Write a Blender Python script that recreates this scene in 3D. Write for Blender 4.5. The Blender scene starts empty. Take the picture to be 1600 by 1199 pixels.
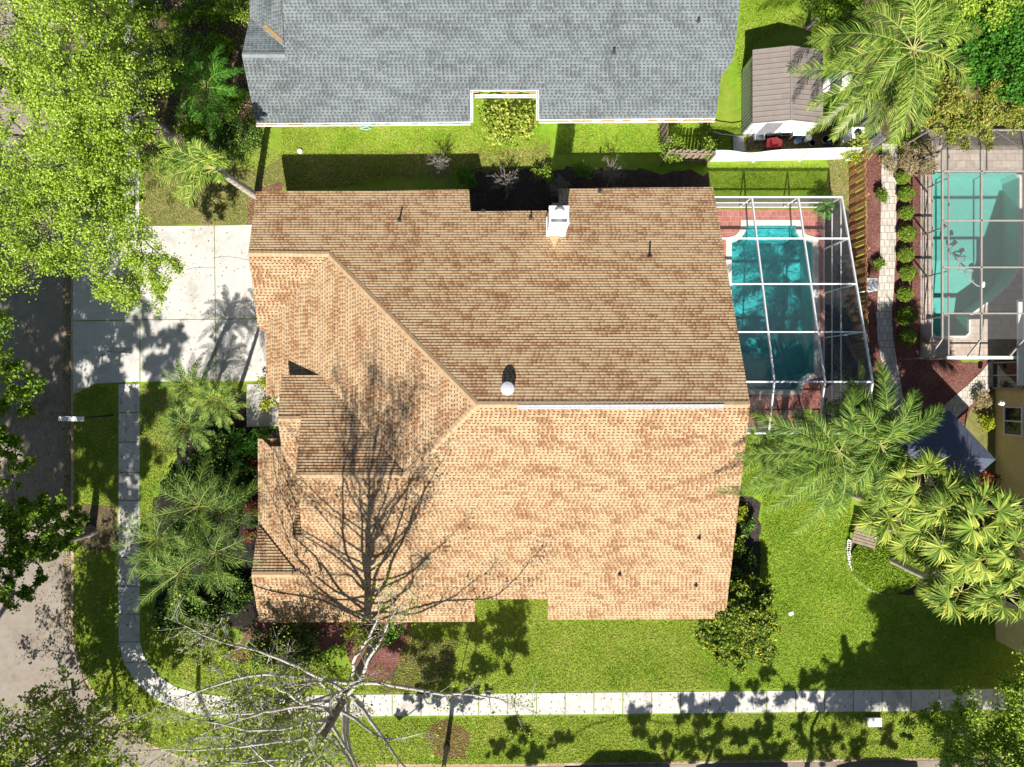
import bpy, math, random
import numpy as np
from mathutils import Vector, geometry
random.seed(7); RNG = np.random.default_rng(7)
D = bpy.data; SC = bpy.context.scene; COL = SC.collection
H = 38.0                                   # flying height of the camera above the lawns (m)
# ---------------------------------------------------------------- camera, sky, sun, exposure
cam = D.cameras.new('camera'); co = D.objects.new('camera', cam); COL.objects.link(co); SC.camera = co
co.location = (0, 0, H); co.rotation_euler = (0, 0, 0)
cam.sensor_width = 36; cam.lens = 24; cam.clip_start = 0.5; cam.clip_end = 2000
SUN_AZ = math.atan2(-0.13, -1.0)           # direction towards the sun, seen from above
SUN_EL = math.radians(44)
sunv = Vector((-0.13, -1.0, 0)).normalized() * math.cos(SUN_EL) + Vector((0, 0, math.sin(SUN_EL)))
w = D.worlds.new('World'); SC.world = w; w.use_nodes = True
nt = w.node_tree; bg = nt.nodes['Background']; sky = nt.nodes.new('ShaderNodeTexSky')
sky.sky_type = 'NISHITA'; sky.sun_disc = False; sky.sun_elevation = SUN_EL
sky.sun_rotation = math.atan2(sunv.x, sunv.y)
nt.links.new(sky.outputs[0], bg.inputs[0]); bg.inputs[1].default_value = 0.05
sl = D.lights.new('sun', 'SUN'); sl.energy = 5.0; sl.angle = math.radians(0.5); sl.color = (1.0, 0.955, 0.88)
so = D.objects.new('sun', sl); COL.objects.link(so); so.location = (0, -30, 60)
so.rotation_euler = (-sunv).to_track_quat('-Z', 'Y').to_euler()
SC.view_settings.view_transform = 'Standard'; SC.view_settings.look = 'None'
SC.view_settings.exposure = 0.95; SC.view_settings.gamma = 1
SC.render.engine = 'CYCLES'
SC.cycles.max_bounces = 6; SC.cycles.transparent_max_bounces = 12; SC.cycles.diffuse_bounces = 3
K = 0.75 / 800.0
def P(px, py, z=0.0):                      # a point of a 1600 px wide survey picture, brought to its real place at height z
    return Vector(((px - 800) * K * (H - z), (599.5 - py) * K * (H - z), z))
def PL(px, py, pl):                        # the same, on a sloping plane z = a + b x + c y
    a, b, c = pl; rx = (px - 800) * K; ry = (599.5 - py) * K
    t = (H - a) / (1 + b * rx + c * ry)
    return Vector((rx * t, ry * t, H - t))
# ---------------------------------------------------------------- materials
def nmat(name):
    m = D.materials.new(name); m.use_nodes = True; t = m.node_tree
    return m, t, t.nodes['Principled BSDF']
def N(t, typ, **kw):
    n = t.nodes.new(typ)
    for k_, v in kw.items(): setattr(n, k_, v)
    return n
def M2(t, op, a, b=None, c=None):
    n = t.nodes.new('ShaderNodeMath'); n.operation = op
    for i, v in enumerate((a, b, c)):
        if v is None: continue
        if isinstance(v, (int, float)): n.inputs[i].default_value = v
        else: t.links.new(v, n.inputs[i])
    return n.outputs[0]
def ramp(t, fac, stops, interp='LINEAR'):
    r = t.nodes.new('ShaderNodeValToRGB'); r.color_ramp.interpolation = interp
    el = r.color_ramp.elements
    while len(el) < len(stops): el.new(0.5)
    for e, (p, c) in zip(el, stops): e.position = p; e.color = (c[0], c[1], c[2], 1)
    t.links.new(fac, r.inputs[0]); return r.outputs[0]
def noise(t, vec, scale, detail=4, rough=0.6, dist=0.0):
    n = t.nodes.new('ShaderNodeTexNoise'); n.inputs['Scale'].default_value = scale
    n.inputs['Detail'].default_value = detail; n.inputs['Roughness'].default_value = rough
    n.inputs['Distortion'].default_value = dist
    if vec is not None: t.links.new(vec, n.inputs['Vector'])
    return n.outputs['Fac']
def mix(t, fac, a, b, mode='MIX'):
    n = t.nodes.new('ShaderNodeMix'); n.data_type = 'RGBA'; n.blend_type = mode
    for s, v in ((n.inputs[0], fac), (n.inputs[6], a), (n.inputs[7], b)):
        if isinstance(v, (int, float)): s.default_value = v
        elif isinstance(v, tuple): s.default_value = (v[0], v[1], v[2], 1)
        else: t.links.new(v, s)
    return n.outputs[2]
def bump(t, b, hgt, strength, dist=0.02):
    n = t.nodes.new('ShaderNodeBump'); n.inputs['Strength'].default_value = strength
    n.inputs['Distance'].default_value = dist; t.links.new(hgt, n.inputs['Height'])
    t.links.new(n.outputs[0], b.inputs['Normal'])
def ocoord(t): return t.nodes.new('ShaderNodeTexCoord').outputs['Object']
def gcoord(t): return t.nodes.new('ShaderNodeNewGeometry').outputs['Position']
def plain(name, c, rough=0.6, var=0.25, scale=6, metal=0, bmp=0.15, c2=None):
    m, t, b = nmat(name); v = ocoord(t); f = noise(t, v, scale, 5)
    d = c2 or tuple(x * (1 - var) for x in c); l = tuple(min(1, x * (1 + var * 0.6)) for x in c)
    t.links.new(ramp(t, f, [(0.3, d), (0.7, l)]), b.inputs['Base Color'])
    b.inputs['Roughness'].default_value = rough; b.inputs['Metallic'].default_value = metal
    if bmp: bump(t, b, noise(t, v, scale * 8, 3), bmp, 0.01)
    return m
def groundmat(name, stops, s1=0.35, s2=6.0, s3=30.0, w2=0.35, w3=0.35, rough=0.9, bmp=0.6, bd=0.05):
    m, t, b = nmat(name); v = gcoord(t)
    a = noise(t, v, s1, 4, 0.55, 0.4); c = noise(t, v, s2, 4, 0.65); d = noise(t, v, s3, 3, 0.7)
    f = M2(t, 'ADD', M2(t, 'MULTIPLY', a, 1 - w2 - w3), M2(t, 'ADD', M2(t, 'MULTIPLY', c, w2), M2(t, 'MULTIPLY', d, w3)))
    t.links.new(ramp(t, f, stops), b.inputs['Base Color']); b.inputs['Roughness'].default_value = rough
    b.inputs['Specular IOR Level'].default_value = 0.2
    bump(t, b, M2(t, 'ADD', c, d), bmp, bd); return m
def wear(m, c=(0.10, 0.07, 0.05), amt=0.5, s=0.9, crack=True):
    t = m.node_tree; b = t.nodes['Principled BSDF']; src = b.inputs['Base Color'].links[0].from_socket; v = gcoord(t)
    st = ramp(t, noise(t, v, s, 6, 0.7, 0.6), [(0.52, (0,)*3), (0.72, (1,)*3)]); src = mix(t, M2(t, 'MULTIPLY', st, amt), src, mix(t, 0.5, src, c))
    sp = ramp(t, noise(t, v, 7, 2, 0.5), [(0.70, (0,)*3), (0.73, (1,)*3)]); src = mix(t, M2(t, 'MULTIPLY', sp, 0.25), src, c)
    if crack:
        vo = t.nodes.new('ShaderNodeTexVoronoi'); vo.feature = 'DISTANCE_TO_EDGE'; vo.inputs['Scale'].default_value = 0.22
        n = t.nodes.new('ShaderNodeTexNoise'); n.inputs['Scale'].default_value = 1.2; n.inputs['Detail'].default_value = 5; t.links.new(v, n.inputs['Vector'])
        va = t.nodes.new('ShaderNodeVectorMath'); va.operation = 'ADD'; t.links.new(v, va.inputs[0]); t.links.new(n.outputs['Color'], va.inputs[1]); t.links.new(va.outputs[0], vo.inputs['Vector'])
        src = mix(t, M2(t, 'MULTIPLY', M2(t, 'LESS_THAN', vo.outputs[0], 0.005), 0.55), src, (0.06, 0.045, 0.035))
    t.links.new(src, b.inputs['Base Color'])
def shingle(name, stops, dash=0.42):
    m, t, b = nmat(name); uv = t.nodes.new('ShaderNodeUVMap').outputs[0]
    s = N(t, 'ShaderNodeSeparateXYZ'); t.links.new(uv, s.inputs[0]); u, v = s.outputs[0], s.outputs[1]
    vv = M2(t, 'DIVIDE', v, 0.15); row = M2(t, 'FLOOR', M2(t, 'ADD', vv, 0.001)); fv = M2(t, 'SUBTRACT', vv, row)
    wr = N(t, 'ShaderNodeTexWhiteNoise', noise_dimensions='1D'); t.links.new(row, wr.inputs['W'])
    uu = M2(t, 'ADD', M2(t, 'DIVIDE', u, 0.215), M2(t, 'MULTIPLY', wr.outputs[0], 9.0))
    cell = M2(t, 'FLOOR', uu); fu = M2(t, 'SUBTRACT', uu, cell)
    cv = N(t, 'ShaderNodeCombineXYZ'); t.links.new(cell, cv.inputs[0]); t.links.new(row, cv.inputs[1])
    wc = N(t, 'ShaderNodeTexWhiteNoise', noise_dimensions='2D'); t.links.new(cv.outputs[0], wc.inputs['Vector'])
    cell3 = M2(t, 'FLOOR', M2(t, 'DIVIDE', uu, 2.6)); cv3 = N(t, 'ShaderNodeCombineXYZ')
    t.links.new(cell3, cv3.inputs[0]); t.links.new(row, cv3.inputs[1])
    wc3 = N(t, 'ShaderNodeTexWhiteNoise', noise_dimensions='2D'); t.links.new(cv3.outputs[0], wc3.inputs['Vector'])
    pv = N(t, 'ShaderNodeCombineXYZ'); t.links.new(M2(t, 'ADD', M2(t, 'MULTIPLY', u, 0.80), M2(t, 'MULTIPLY', v, 0.45)), pv.inputs[0])
    t.links.new(M2(t, 'MULTIPLY', row, 0.17), pv.inputs[1])
    pn = noise(t, pv.outputs[0], 1.15, 3, 0.6); gl = noise(t, uv, 0.22, 3, 0.5)
    f = M2(t, 'ADD', M2(t, 'MULTIPLY', M2(t, 'SUBTRACT', pn, 0.40), 1.1), M2(t, 'ADD', M2(t, 'MULTIPLY', wc3.outputs[0], 0.10), M2(t, 'MULTIPLY', wc.outputs[0], 0.46)))
    f = M2(t, 'ADD', f, M2(t, 'MULTIPLY', gl, 0.4))
    tooth = M2(t, 'LESS_THAN', fu, M2(t, 'ADD', 0.30, M2(t, 'MULTIPLY', wc.outputs[0], 0.42)))
    f = M2(t, 'ADD', f, M2(t, 'SUBTRACT', 0.10, M2(t, 'MULTIPLY', tooth, 0.20)))
    colr = ramp(t, f, stops)
    g = noise(t, uv, 45, 2, 0.7)
    colr = mix(t, 0.35, colr, ramp(t, g, [(0.3, (0.45,)*3), (0.7, (1.3,)*3)]), 'MULTIPLY')
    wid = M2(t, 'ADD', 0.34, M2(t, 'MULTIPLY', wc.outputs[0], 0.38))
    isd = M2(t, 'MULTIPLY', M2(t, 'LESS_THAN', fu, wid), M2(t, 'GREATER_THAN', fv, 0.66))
    colr = mix(t, M2(t, 'MULTIPLY', isd, 1 - dash), colr, (0.035, 0.022, 0.016))  # dark dashes: printed band, also painting in the shadow line under the tabs
    t.links.new(colr, b.inputs['Base Color']); b.inputs['Roughness'].default_value = 0.92
    b.inputs['Specular IOR Level'].default_value = 0.25
    bump(t, b, g, 0.5, 0.01); return m
def leafmat(name, cols, trans=0.35, rough=0.6, hs=0.35, spec=0.2, nw=(0.55, 0.5)):
    """cols: dark, mid, light leaf colours; varied leaf by leaf and clump by clump"""
    m = D.materials.new(name); m.use_nodes = True; t = m.node_tree; b = t.nodes['Principled BSDF']; out = t.nodes['Material Output']
    ge = t.nodes.new('ShaderNodeNewGeometry'); n = noise(t, ge.outputs['Position'], hs, 3, 0.6)
    f = M2(t, 'ADD', M2(t, 'MULTIPLY', ge.outputs['Random Per Island'], nw[0]), M2(t, 'MULTIPLY', n, nw[1]))
    c = ramp(t, f, [(0.22, cols[0]), (0.5, cols[1]), (0.8, cols[2])])
    t.links.new(c, b.inputs['Base Color']); b.inputs['Roughness'].default_value = rough; b.inputs['Specular IOR Level'].default_value = spec
    tr = t.nodes.new('ShaderNodeBsdfTranslucent'); t.links.new(mix(t, 0.5, c, (0.35, 0.45, 0.02)), tr.inputs[0])
    ms = t.nodes.new('ShaderNodeMixShader'); ms.inputs[0].default_value = trans
    t.links.new(b.outputs[0], ms.inputs[1]); t.links.new(tr.outputs[0], ms.inputs[2]); t.links.new(ms.outputs[0], out.inputs[0])
    return m
MT = {}
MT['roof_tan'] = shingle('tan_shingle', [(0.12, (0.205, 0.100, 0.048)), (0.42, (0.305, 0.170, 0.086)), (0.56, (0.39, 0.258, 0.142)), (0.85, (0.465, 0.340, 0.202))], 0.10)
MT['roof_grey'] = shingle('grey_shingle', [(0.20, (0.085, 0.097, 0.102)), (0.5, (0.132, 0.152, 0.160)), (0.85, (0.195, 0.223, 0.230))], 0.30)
MT['cap_tan'] = plain('tan_ridge_shingle', (0.42, 0.28, 0.155), 0.9, 0.2, 5)
MT['cap_grey'] = plain('grey_ridge_shingle', (0.2, 0.22, 0.23), 0.9, 0.2, 5)
MT['fascia_tan'] = plain('tan_paint', (0.42, 0.27, 0.18), 0.7, 0.15)
MT['white'] = plain('white_paint', (0.78, 0.78, 0.76), 0.5, 0.10)
MT['white_metal'] = plain('white_metal', (0.72, 0.73, 0.74), 0.35, 0.08)
MT['stucco'] = plain('cream_stucco', (0.6, 0.52, 0.4), 0.85, 0.12, 3)
MT['yellow_stucco'] = plain('yellow_stucco', (0.72, 0.56, 0.25), 0.85, 0.10, 2)
MT['gold'] = plain('gold_flashing', (0.42, 0.25, 0.09), 0.5, 0.2)
MT['glass'] = plain('dark_glass', (0.02, 0.025, 0.03), 0.08, 0.2, bmp=0)
MT['black'] = plain('black_paint', (0.02, 0.02, 0.022), 0.5, 0.2)
MT['dark'] = plain('dark_rubber', (0.035, 0.035, 0.037), 0.7, 0.2)
MT['grey_metal'] = plain('grey_metal', (0.35, 0.36, 0.38), 0.4, 0.15, metal=0.4)
MT['galv'] = plain('galvanised_metal', (0.42, 0.44, 0.46), 0.4, 0.15)
MT['bronze'] = plain('bronze_frame', (0.30, 0.27, 0.24), 0.5, 0.15)
MT['concrete'] = groundmat('pale_concrete', [(0.30, (0.34, 0.31, 0.27)), (0.48, (0.47, 0.45, 0.42)), (0.7, (0.56, 0.545, 0.52))], 0.45, 3, 40, 0.3, 0.25, 0.9, 0.15, 0.01)
MT['street'] = groundmat('worn_asphalt', [(0.34, (0.12, 0.088, 0.068)), (0.48, (0.23, 0.195, 0.16)), (0.7, (0.30, 0.265, 0.23))], 0.3, 2.5, 50, 0.3, 0.3, 0.9, 0.3, 0.01)
wear(MT['concrete'], amt=.65, crack=False); wear(MT['street'], (0.09, 0.06, 0.045), .6, .6, crack=False)
MT['gutter_pan'] = groundmat('rusty_gutter_concrete', [(0.35, (0.22, 0.11, 0.06)), (0.5, (0.34, 0.24, 0.16)), (0.66, (0.48, 0.42, 0.34))], 0.6, 4, 30, 0.35, 0.25, 0.9, 0.3, 0.01)
MT['lawn'] = groundmat('lawn_turf', [(0.34, (0.06, 0.12, 0.012)), (0.45, (0.14, 0.225, 0.018)), (0.56, (0.21, 0.28, 0.03)), (0.66, (0.30, 0.27, 0.10))], 0.30, 2.2, 22, 0.30, 0.42)
MT['dry'] = groundmat('dry_turf', [(0.36, (0.07, 0.10, 0.02)), (0.5, (0.16, 0.16, 0.045)), (0.6, (0.25, 0.20, 0.09)), (0.72, (0.30, 0.2, 0.11))], 0.5, 3, 22, 0.35, 0.35)
MT['lush'] = groundmat('lush_turf', [(0.34, (0.06, 0.13, 0.010)), (0.46, (0.13, 0.24, 0.014)), (0.57, (0.20, 0.31, 0.02)), (0.68, (0.30, 0.30, 0.08))], 0.30, 2.2, 22, 0.30, 0.42)
MT['mulch'] = groundmat('red_mulch', [(0.38, (0.05, 0.018, 0.014)), (0.5, (0.17, 0.07, 0.055)), (0.62, (0.30, 0.16, 0.13))], 0.8, 8, 28, 0.3, 0.5, bmp=1.0)
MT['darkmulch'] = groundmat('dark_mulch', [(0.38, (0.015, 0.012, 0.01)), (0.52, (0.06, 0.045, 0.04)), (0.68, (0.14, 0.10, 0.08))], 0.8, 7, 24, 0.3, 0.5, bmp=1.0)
MT['shadesoil'] = groundmat('painted_shade_soil', [(0.38, (0.008, 0.007, 0.006)), (0.54, (0.03, 0.024, 0.02)), (0.70, (0.08, 0.06, 0.05))], 0.8, 7, 24, 0.3, 0.5, bmp=1.0)  # near-black soil colour stands in for the deep shade under the palms
MT['soil'] = groundmat('leaf_litter', [(0.36, (0.03, 0.028, 0.012)), (0.5, (0.10, 0.08, 0.04)), (0.62, (0.24, 0.16, 0.10)), (0.72, (0.33, 0.24, 0.18))], 0.8, 6, 24, 0.3, 0.45, bmp=1.0)
MT['bark'] = plain('grey_bark', (0.20, 0.175, 0.15), 0.95, 0.45, 7, bmp=0.8)
MT['pale_bark'] = plain('pale_twig_bark', (0.43, 0.395, 0.35), 0.9, 0.3, 4, bmp=0.5)
MT['palm_bark'] = plain('palm_trunk_bark', (0.42, 0.38, 0.32), 0.9, 0.3, 9, bmp=0.8)
MT['oak'] = leafmat('spring_oak_leaves', [(0.09, 0.18, 0.015), (0.30, 0.45, 0.035), (0.50, 0.62, 0.11)], 0.35)
MT['oak2'] = leafmat('green_oak_leaves', [(0.035, 0.09, 0.012), (0.13, 0.25, 0.018), (0.28, 0.42, 0.03)], 0.35)
MT['twig_leaf'] = leafmat('budding_leaves', [(0.10, 0.18, 0.015), (0.26, 0.37, 0.03), (0.42, 0.50, 0.07)], 0.35)
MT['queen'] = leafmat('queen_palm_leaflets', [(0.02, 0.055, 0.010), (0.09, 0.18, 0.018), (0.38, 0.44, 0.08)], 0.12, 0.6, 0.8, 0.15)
MT['queen2'] = leafmat('painted_shade_queen_leaflets', [(0.015, 0.045, 0.010), (0.065, 0.14, 0.018), (0.27, 0.36, 0.06)], 0.12, 0.6, 0.8, 0.15)  # darker copy of the queen leaflets, shade between fronds put into the colour
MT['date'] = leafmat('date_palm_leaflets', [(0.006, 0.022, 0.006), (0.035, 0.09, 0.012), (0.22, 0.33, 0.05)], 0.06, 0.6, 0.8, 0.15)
MT['fan'] = leafmat('fan_palm_leaves', [(0.03, 0.075, 0.012), (0.14, 0.23, 0.025), (0.46, 0.48, 0.09)], 0.15, 0.6, 0.8, 0.15)
MT['emerald'] = leafmat('emerald_leaves', [(0.02, 0.08, 0.01), (0.055, 0.19, 0.015), (0.10, 0.29, 0.025)], 0.3)
MT['hedge'] = leafmat('clipped_shrub_leaves', [(0.06, 0.12, 0.01), (0.15, 0.24, 0.02), (0.25, 0.34, 0.04)], 0.3, 0.5, 1.0)
MT['mound'] = leafmat('ground_cover_leaves', [(0.08, 0.17, 0.01), (0.20, 0.34, 0.02), (0.34, 0.44, 0.04)], 0.3, 0.6, 1.0)
MT['croton'] = leafmat('yellow_shrub_leaves', [(0.05, 0.14, 0.012), (0.28, 0.36, 0.03), (0.52, 0.52, 0.12)], 0.3, 0.5, 1.2)
MT['lime'] = leafmat('lime_shrub_leaves', [(0.14, 0.20, 0.01), (0.30, 0.34, 0.015), (0.42, 0.42, 0.03)], 0.3)
MT['dkleaf'] = leafmat('dark_glossy_leaves', [(0.015, 0.04, 0.008), (0.09, 0.17, 0.014), (0.42, 0.44, 0.04)], 0.2, 0.5, 1.4, 0.25)
MT['purple'] = leafmat('dark_purple_leaves', [(0.02, 0.015, 0.02), (0.05, 0.035, 0.04), (0.14, 0.11, 0.11)], 0.1, 0.4)
MT['redleaf'] = leafmat('red_shrub_leaves', [(0.06, 0.012, 0.012), (0.22, 0.03, 0.03), (0.36, 0.09, 0.07)], 0.25)
MT['dryleaf'] = leafmat('dry_grass_leaves', [(0.16, 0.13, 0.06), (0.34, 0.27, 0.14), (0.48, 0.38, 0.24)], 0.25)
MT['orangeleaf'] = leafmat('olive_orange_leaves', [(0.08, 0.13, 0.015), (0.24, 0.31, 0.035), (0.46, 0.34, 0.10)], 0.3, 0.5, 1.3)
MT['blade'] = leafmat('grass_blades', [(0.09, 0.155, 0.012), (0.25, 0.33, 0.022), (0.47, 0.43, 0.12)], 0.3, 0.6, 0.6, 0.2, (0.40, 0.72))
MT['blade2'] = leafmat('lush_grass_blades', [(0.08, 0.16, 0.01), (0.235, 0.345, 0.020), (0.44, 0.43, 0.10)], 0.3, 0.6, 0.5, 0.2, (0.40, 0.68))
MT['blade3'] = leafmat('dry_grass_blades', [(0.10, 0.13, 0.02), (0.26, 0.26, 0.06), (0.44, 0.36, 0.18)], 0.3, 0.6, 0.6)
MT['wood'] = plain('orange_fence_wood', (0.44, 0.215, 0.085), 0.8, 0.4, 4)
MT['greywood'] = plain('weathered_wood', (0.26, 0.20, 0.15), 0.85, 0.35, 5)
MT['greyfence'] = plain('grey_fence_wood', (0.24, 0.25, 0.27), 0.8, 0.3, 4)
MT['shedroof'] = plain('brown_metal_roofing', (0.23, 0.195, 0.175), 0.45, 0.12, 2)
MT['navy'] = plain('slate_canvas', (0.075, 0.09, 0.135), 0.8, 0.2, 3)
MT['red'] = plain('red_plastic', (0.55, 0.03, 0.04), 0.4, 0.1)
MT['blue'] = plain('blue_plastic', (0.04, 0.14, 0.42), 0.4, 0.1)
MT['teal_fluid'] = plain('pale_green_hose', (0.25, 0.5, 0.42), 0.4, 0.1)
MT['coping'] = plain('white_coping', (0.6, 0.57, 0.52), 0.8, 0.15)
MT['tyre'] = plain('tyre_rubber', (0.025, 0.025, 0.025), 0.8, 0.2)
def paver(name, c1, c2, mortar, bw, bh, sc=1.0):
    m, t, b = nmat(name); v = gcoord(t); br = t.nodes.new('ShaderNodeTexBrick'); t.links.new(v, br.inputs['Vector'])
    br.inputs['Scale'].default_value = sc; br.inputs['Brick Width'].default_value = bw; br.inputs['Row Height'].default_value = bh
    br.inputs['Mortar Size'].default_value = 0.012; br.inputs['Color1'].default_value = (*c1, 1); br.inputs['Color2'].default_value = (*c2, 1)
    br.inputs['Mortar'].default_value = (*mortar, 1)
    n = noise(t, v, 3, 4); c = mix(t, 0.5, br.outputs[0], ramp(t, n, [(0.3, (0.6,)*3), (0.7, (1.2,)*3)]), 'MULTIPLY')
    t.links.new(c, b.inputs['Base Color']); b.inputs['Roughness'].default_value = 0.85
    bump(t, b, M2(t, 'SUBTRACT', 1.0, br.outputs['Fac']), 0.4, 0.01); return m
MT['brick'] = paver('red_brick_pavers', (0.34, 0.10, 0.075), (0.42, 0.15, 0.11), (0.42, 0.27, 0.22), 0.30, 0.30)
MT['tanpave'] = paver('tan_travertine_pavers', (0.36, 0.29, 0.235), (0.46, 0.385, 0.32), (0.26, 0.2, 0.16), 0.5, 0.4)
MT['pathpave'] = paver('pale_path_pavers', (0.42, 0.385, 0.33), (0.52, 0.48, 0.42), (0.16, 0.13, 0.10), 0.28, 0.40)
def plaster(name, c1, c2):
    m, t, b = nmat(name); v = gcoord(t); n = noise(t, v, 2.5, 5, 0.65, 1.0); n2 = noise(t, v, 14, 3, 0.7)
    t.links.new(ramp(t, M2(t, 'ADD', M2(t, 'MULTIPLY', n, 0.7), M2(t, 'MULTIPLY', n2, 0.3)), [(0.35, c1), (0.65, c2)]), b.inputs['Base Color'])
    b.inputs['Roughness'].default_value = 0.8; return m
MT['plaster_a'] = plaster('pool_plaster_deep_teal', (0.18, 0.55, 0.53), (0.40, 0.86, 0.80))
MT['plaster_b'] = plaster('pool_plaster_aqua', (0.27, 0.47, 0.42), (0.32, 0.53, 0.47))
def water(name, tint, rip, sc):
    m = D.materials.new(name); m.use_nodes = True; t = m.node_tree; t.nodes.remove(t.nodes['Principled BSDF']); out = t.nodes['Material Output']
    tr = t.nodes.new('ShaderNodeBsdfTransparent'); tr.inputs[0].default_value = (*tint, 1)
    gl = t.nodes.new('ShaderNodeBsdfGlossy'); gl.inputs['Roughness'].default_value = 0.03
    fr = t.nodes.new('ShaderNodeFresnel'); fr.inputs[0].default_value = 1.33
    bp = t.nodes.new('ShaderNodeBump'); bp.inputs['Strength'].default_value = rip; bp.inputs['Distance'].default_value = 0.05
    t.links.new(noise(t, gcoord(t), sc, 3, 0.6, 0.5), bp.inputs['Height'])
    t.links.new(bp.outputs[0], gl.inputs['Normal']); t.links.new(bp.outputs[0], fr.inputs['Normal'])
    ms = t.nodes.new('ShaderNodeMixShader'); t.links.new(fr.outputs[0], ms.inputs[0]); t.links.new(tr.outputs[0], ms.inputs[1]); t.links.new(gl.outputs[0], ms.inputs[2])
    t.links.new(ms.outputs[0], out.inputs[0]); return m
MT['water_a'] = water('pool_water', (0.32, 0.72, 0.76), 0.6, 3.0)
MT['water_b'] = water('calm_pool_water', (0.60, 0.88, 0.86), 0.15, 1.5)
def meshscreen(name, fac, c=(0.03, 0.03, 0.035)):
    m = D.materials.new(name); m.use_nodes = True; t = m.node_tree; b = t.nodes['Principled BSDF']; out = t.nodes['Material Output']
    b.inputs['Base Color'].default_value = (*c, 1); b.inputs['Roughness'].default_value = 0.6
    tr = t.nodes.new('ShaderNodeBsdfTransparent'); ms = t.nodes.new('ShaderNodeMixShader'); ms.inputs[0].default_value = fac
    t.links.new(tr.outputs[0], ms.inputs[1]); t.links.new(b.outputs[0], ms.inputs[2]); t.links.new(ms.outputs[0], out.inputs[0]); return m
MT['screen_roof'] = meshscreen('insect_screen', 0.10, (0.2, 0.2, 0.2)); MT['screen_wall'] = meshscreen('side_insect_screen', 0.45, (0.07, 0.07, 0.075))
MT['screen_dense'] = meshscreen('dusty_insect_screen', 0.20, (0.22, 0.21, 0.2)); MT['chain'] = meshscreen('black_fence_mesh', 0.45, (0.01, 0.01, 0.01))
# ---------------------------------------------------------------- building helpers
def prop(o, label=None, cat=None, group=None, kind=None):
    for k_, v in (('label', label), ('category', cat), ('group', group), ('kind', kind)):
        if v: o[k_] = v
    return o
def thing(name, loc, label, cat, group=None):
    o = D.objects.new(name, None); o.empty_display_size = 0.3; COL.objects.link(o); o.location = loc
    return prop(o, label, cat, group)
def rootloc(o):
    v = Vector((0, 0, 0))
    while o is not None: v = v + Vector(o.location); o = o.parent
    return v
class MB:
    def __init__(s): s.v = []; s.f = []; s.uv = []; s.np = []
    def poly(s, pts, uv=None):
        b = len(s.v); s.v += [tuple(p) for p in pts]; s.f.append(tuple(range(b, b + len(pts))))
        s.uv += (uv if uv else [(0, 0)] * len(pts))
    def prism(s, pts, z0, z1):             # outline (x,y) list counter-clockwise
        n = len(pts); ar = sum(pts[i][0] * pts[(i+1) % n][1] - pts[(i+1) % n][0] * pts[i][1] for i in range(n))
        if ar < 0: pts = pts[::-1]
        s.poly([(p[0], p[1], z1) for p in pts]); s.poly([(p[0], p[1], z0) for p in pts[::-1]])
        for i in range(n):
            a, c = pts[i], pts[(i+1) % n]; s.poly([(a[0], a[1], z0), (c[0], c[1], z0), (c[0], c[1], z1), (a[0], a[1], z1)])
    def box(s, c, d, rz=0.0):
        cx, cy, cz = c; x, y, z = d[0]/2, d[1]/2, d[2]/2; ca, sa = math.cos(rz), math.sin(rz)
        pts = [(cx + a*x*ca - b*y*sa, cy + a*x*sa + b*y*ca) for a, b in ((-1,-1),(1,-1),(1,1),(-1,1))]
        s.prism(pts, cz - z, cz + z)
    def bar(s, a, b, w, h=None, up=(0, 0, 1)):   # box section beam from a to b
        a, b = Vector(a), Vector(b); h = h or w; t = (b - a).normalized(); u = Vector(up)
        sd = t.cross(u)
        if sd.length < 1e-3: sd = t.cross(Vector((1, 0, 0)))
        sd.normalize(); u = sd.cross(t).normalized(); q = []
        for p in (a, b):
            q.append([p + sd*sx*w/2 + u*sz*h/2 for sx, sz in ((-1,-1),(1,-1),(1,1),(-1,1))])
        for i in range(4):
            j = (i+1) % 4; s.poly([q[0][i], q[0][j], q[1][j], q[1][i]])
        s.poly(q[0][::-1]); s.poly(q[1])
    def tube(s, pts, rad, n=8, cap=True):
        rings = []
        for i, p in enumerate(pts):
            p = Vector(p); t = (Vector(pts[min(i+1, len(pts)-1)]) - Vector(pts[max(i-1, 0)])).normalized()
            a = t.orthogonal().normalized(); a = (Vector((1, 0.01, 0)) - t * t.x).normalized() if abs(t.x) < 0.95 else a; b = t.cross(a)
            r = rad[i] if isinstance(rad, (list, tuple)) else rad
            rings.append([p + (a*math.cos(2*math.pi*k/n) + b*math.sin(2*math.pi*k/n))*r for k in range(n)])
        for i in range(len(rings)-1):
            for k in range(n):
                j = (k+1) % n; s.poly([rings[i][k], rings[i][j], rings[i+1][j], rings[i+1][k]])
        if cap: s.poly(rings[0][::-1]); s.poly(rings[-1])
    def lathe(s, c, prof, n=20):           # prof: (radius, z)
        s.tube([(c[0], c[1], c[2] + z) for r, z in prof], [max(r, 1e-3) for r, z in prof], n)
    def build(s, name, m, parent=None, smooth=False, bevel=0):
        off = rootloc(parent) if parent is not None else Vector((0, 0, 0))
        me = D.meshes.new(name); me.from_pydata([(x - off.x, y - off.y, z - off.z) for x, y, z in s.v], [], s.f); 
        if any(u != (0, 0) for u in s.uv):
            l = me.uv_layers.new(name='UVMap'); l.data.foreach_set('uv', np.array(s.uv, dtype=np.float32).ravel())
        me.materials.append(m)
        if smooth: me.polygons.foreach_set('use_smooth', [True]*len(me.polygons))
        o = D.objects.new(name, me); COL.objects.link(o); o.parent = parent
        if bevel:
            bv = o.modifiers.new('bevel', 'BEVEL'); bv.width = bevel; bv.segments = 2; bv.limit_method = 'ANGLE'
        return o
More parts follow.
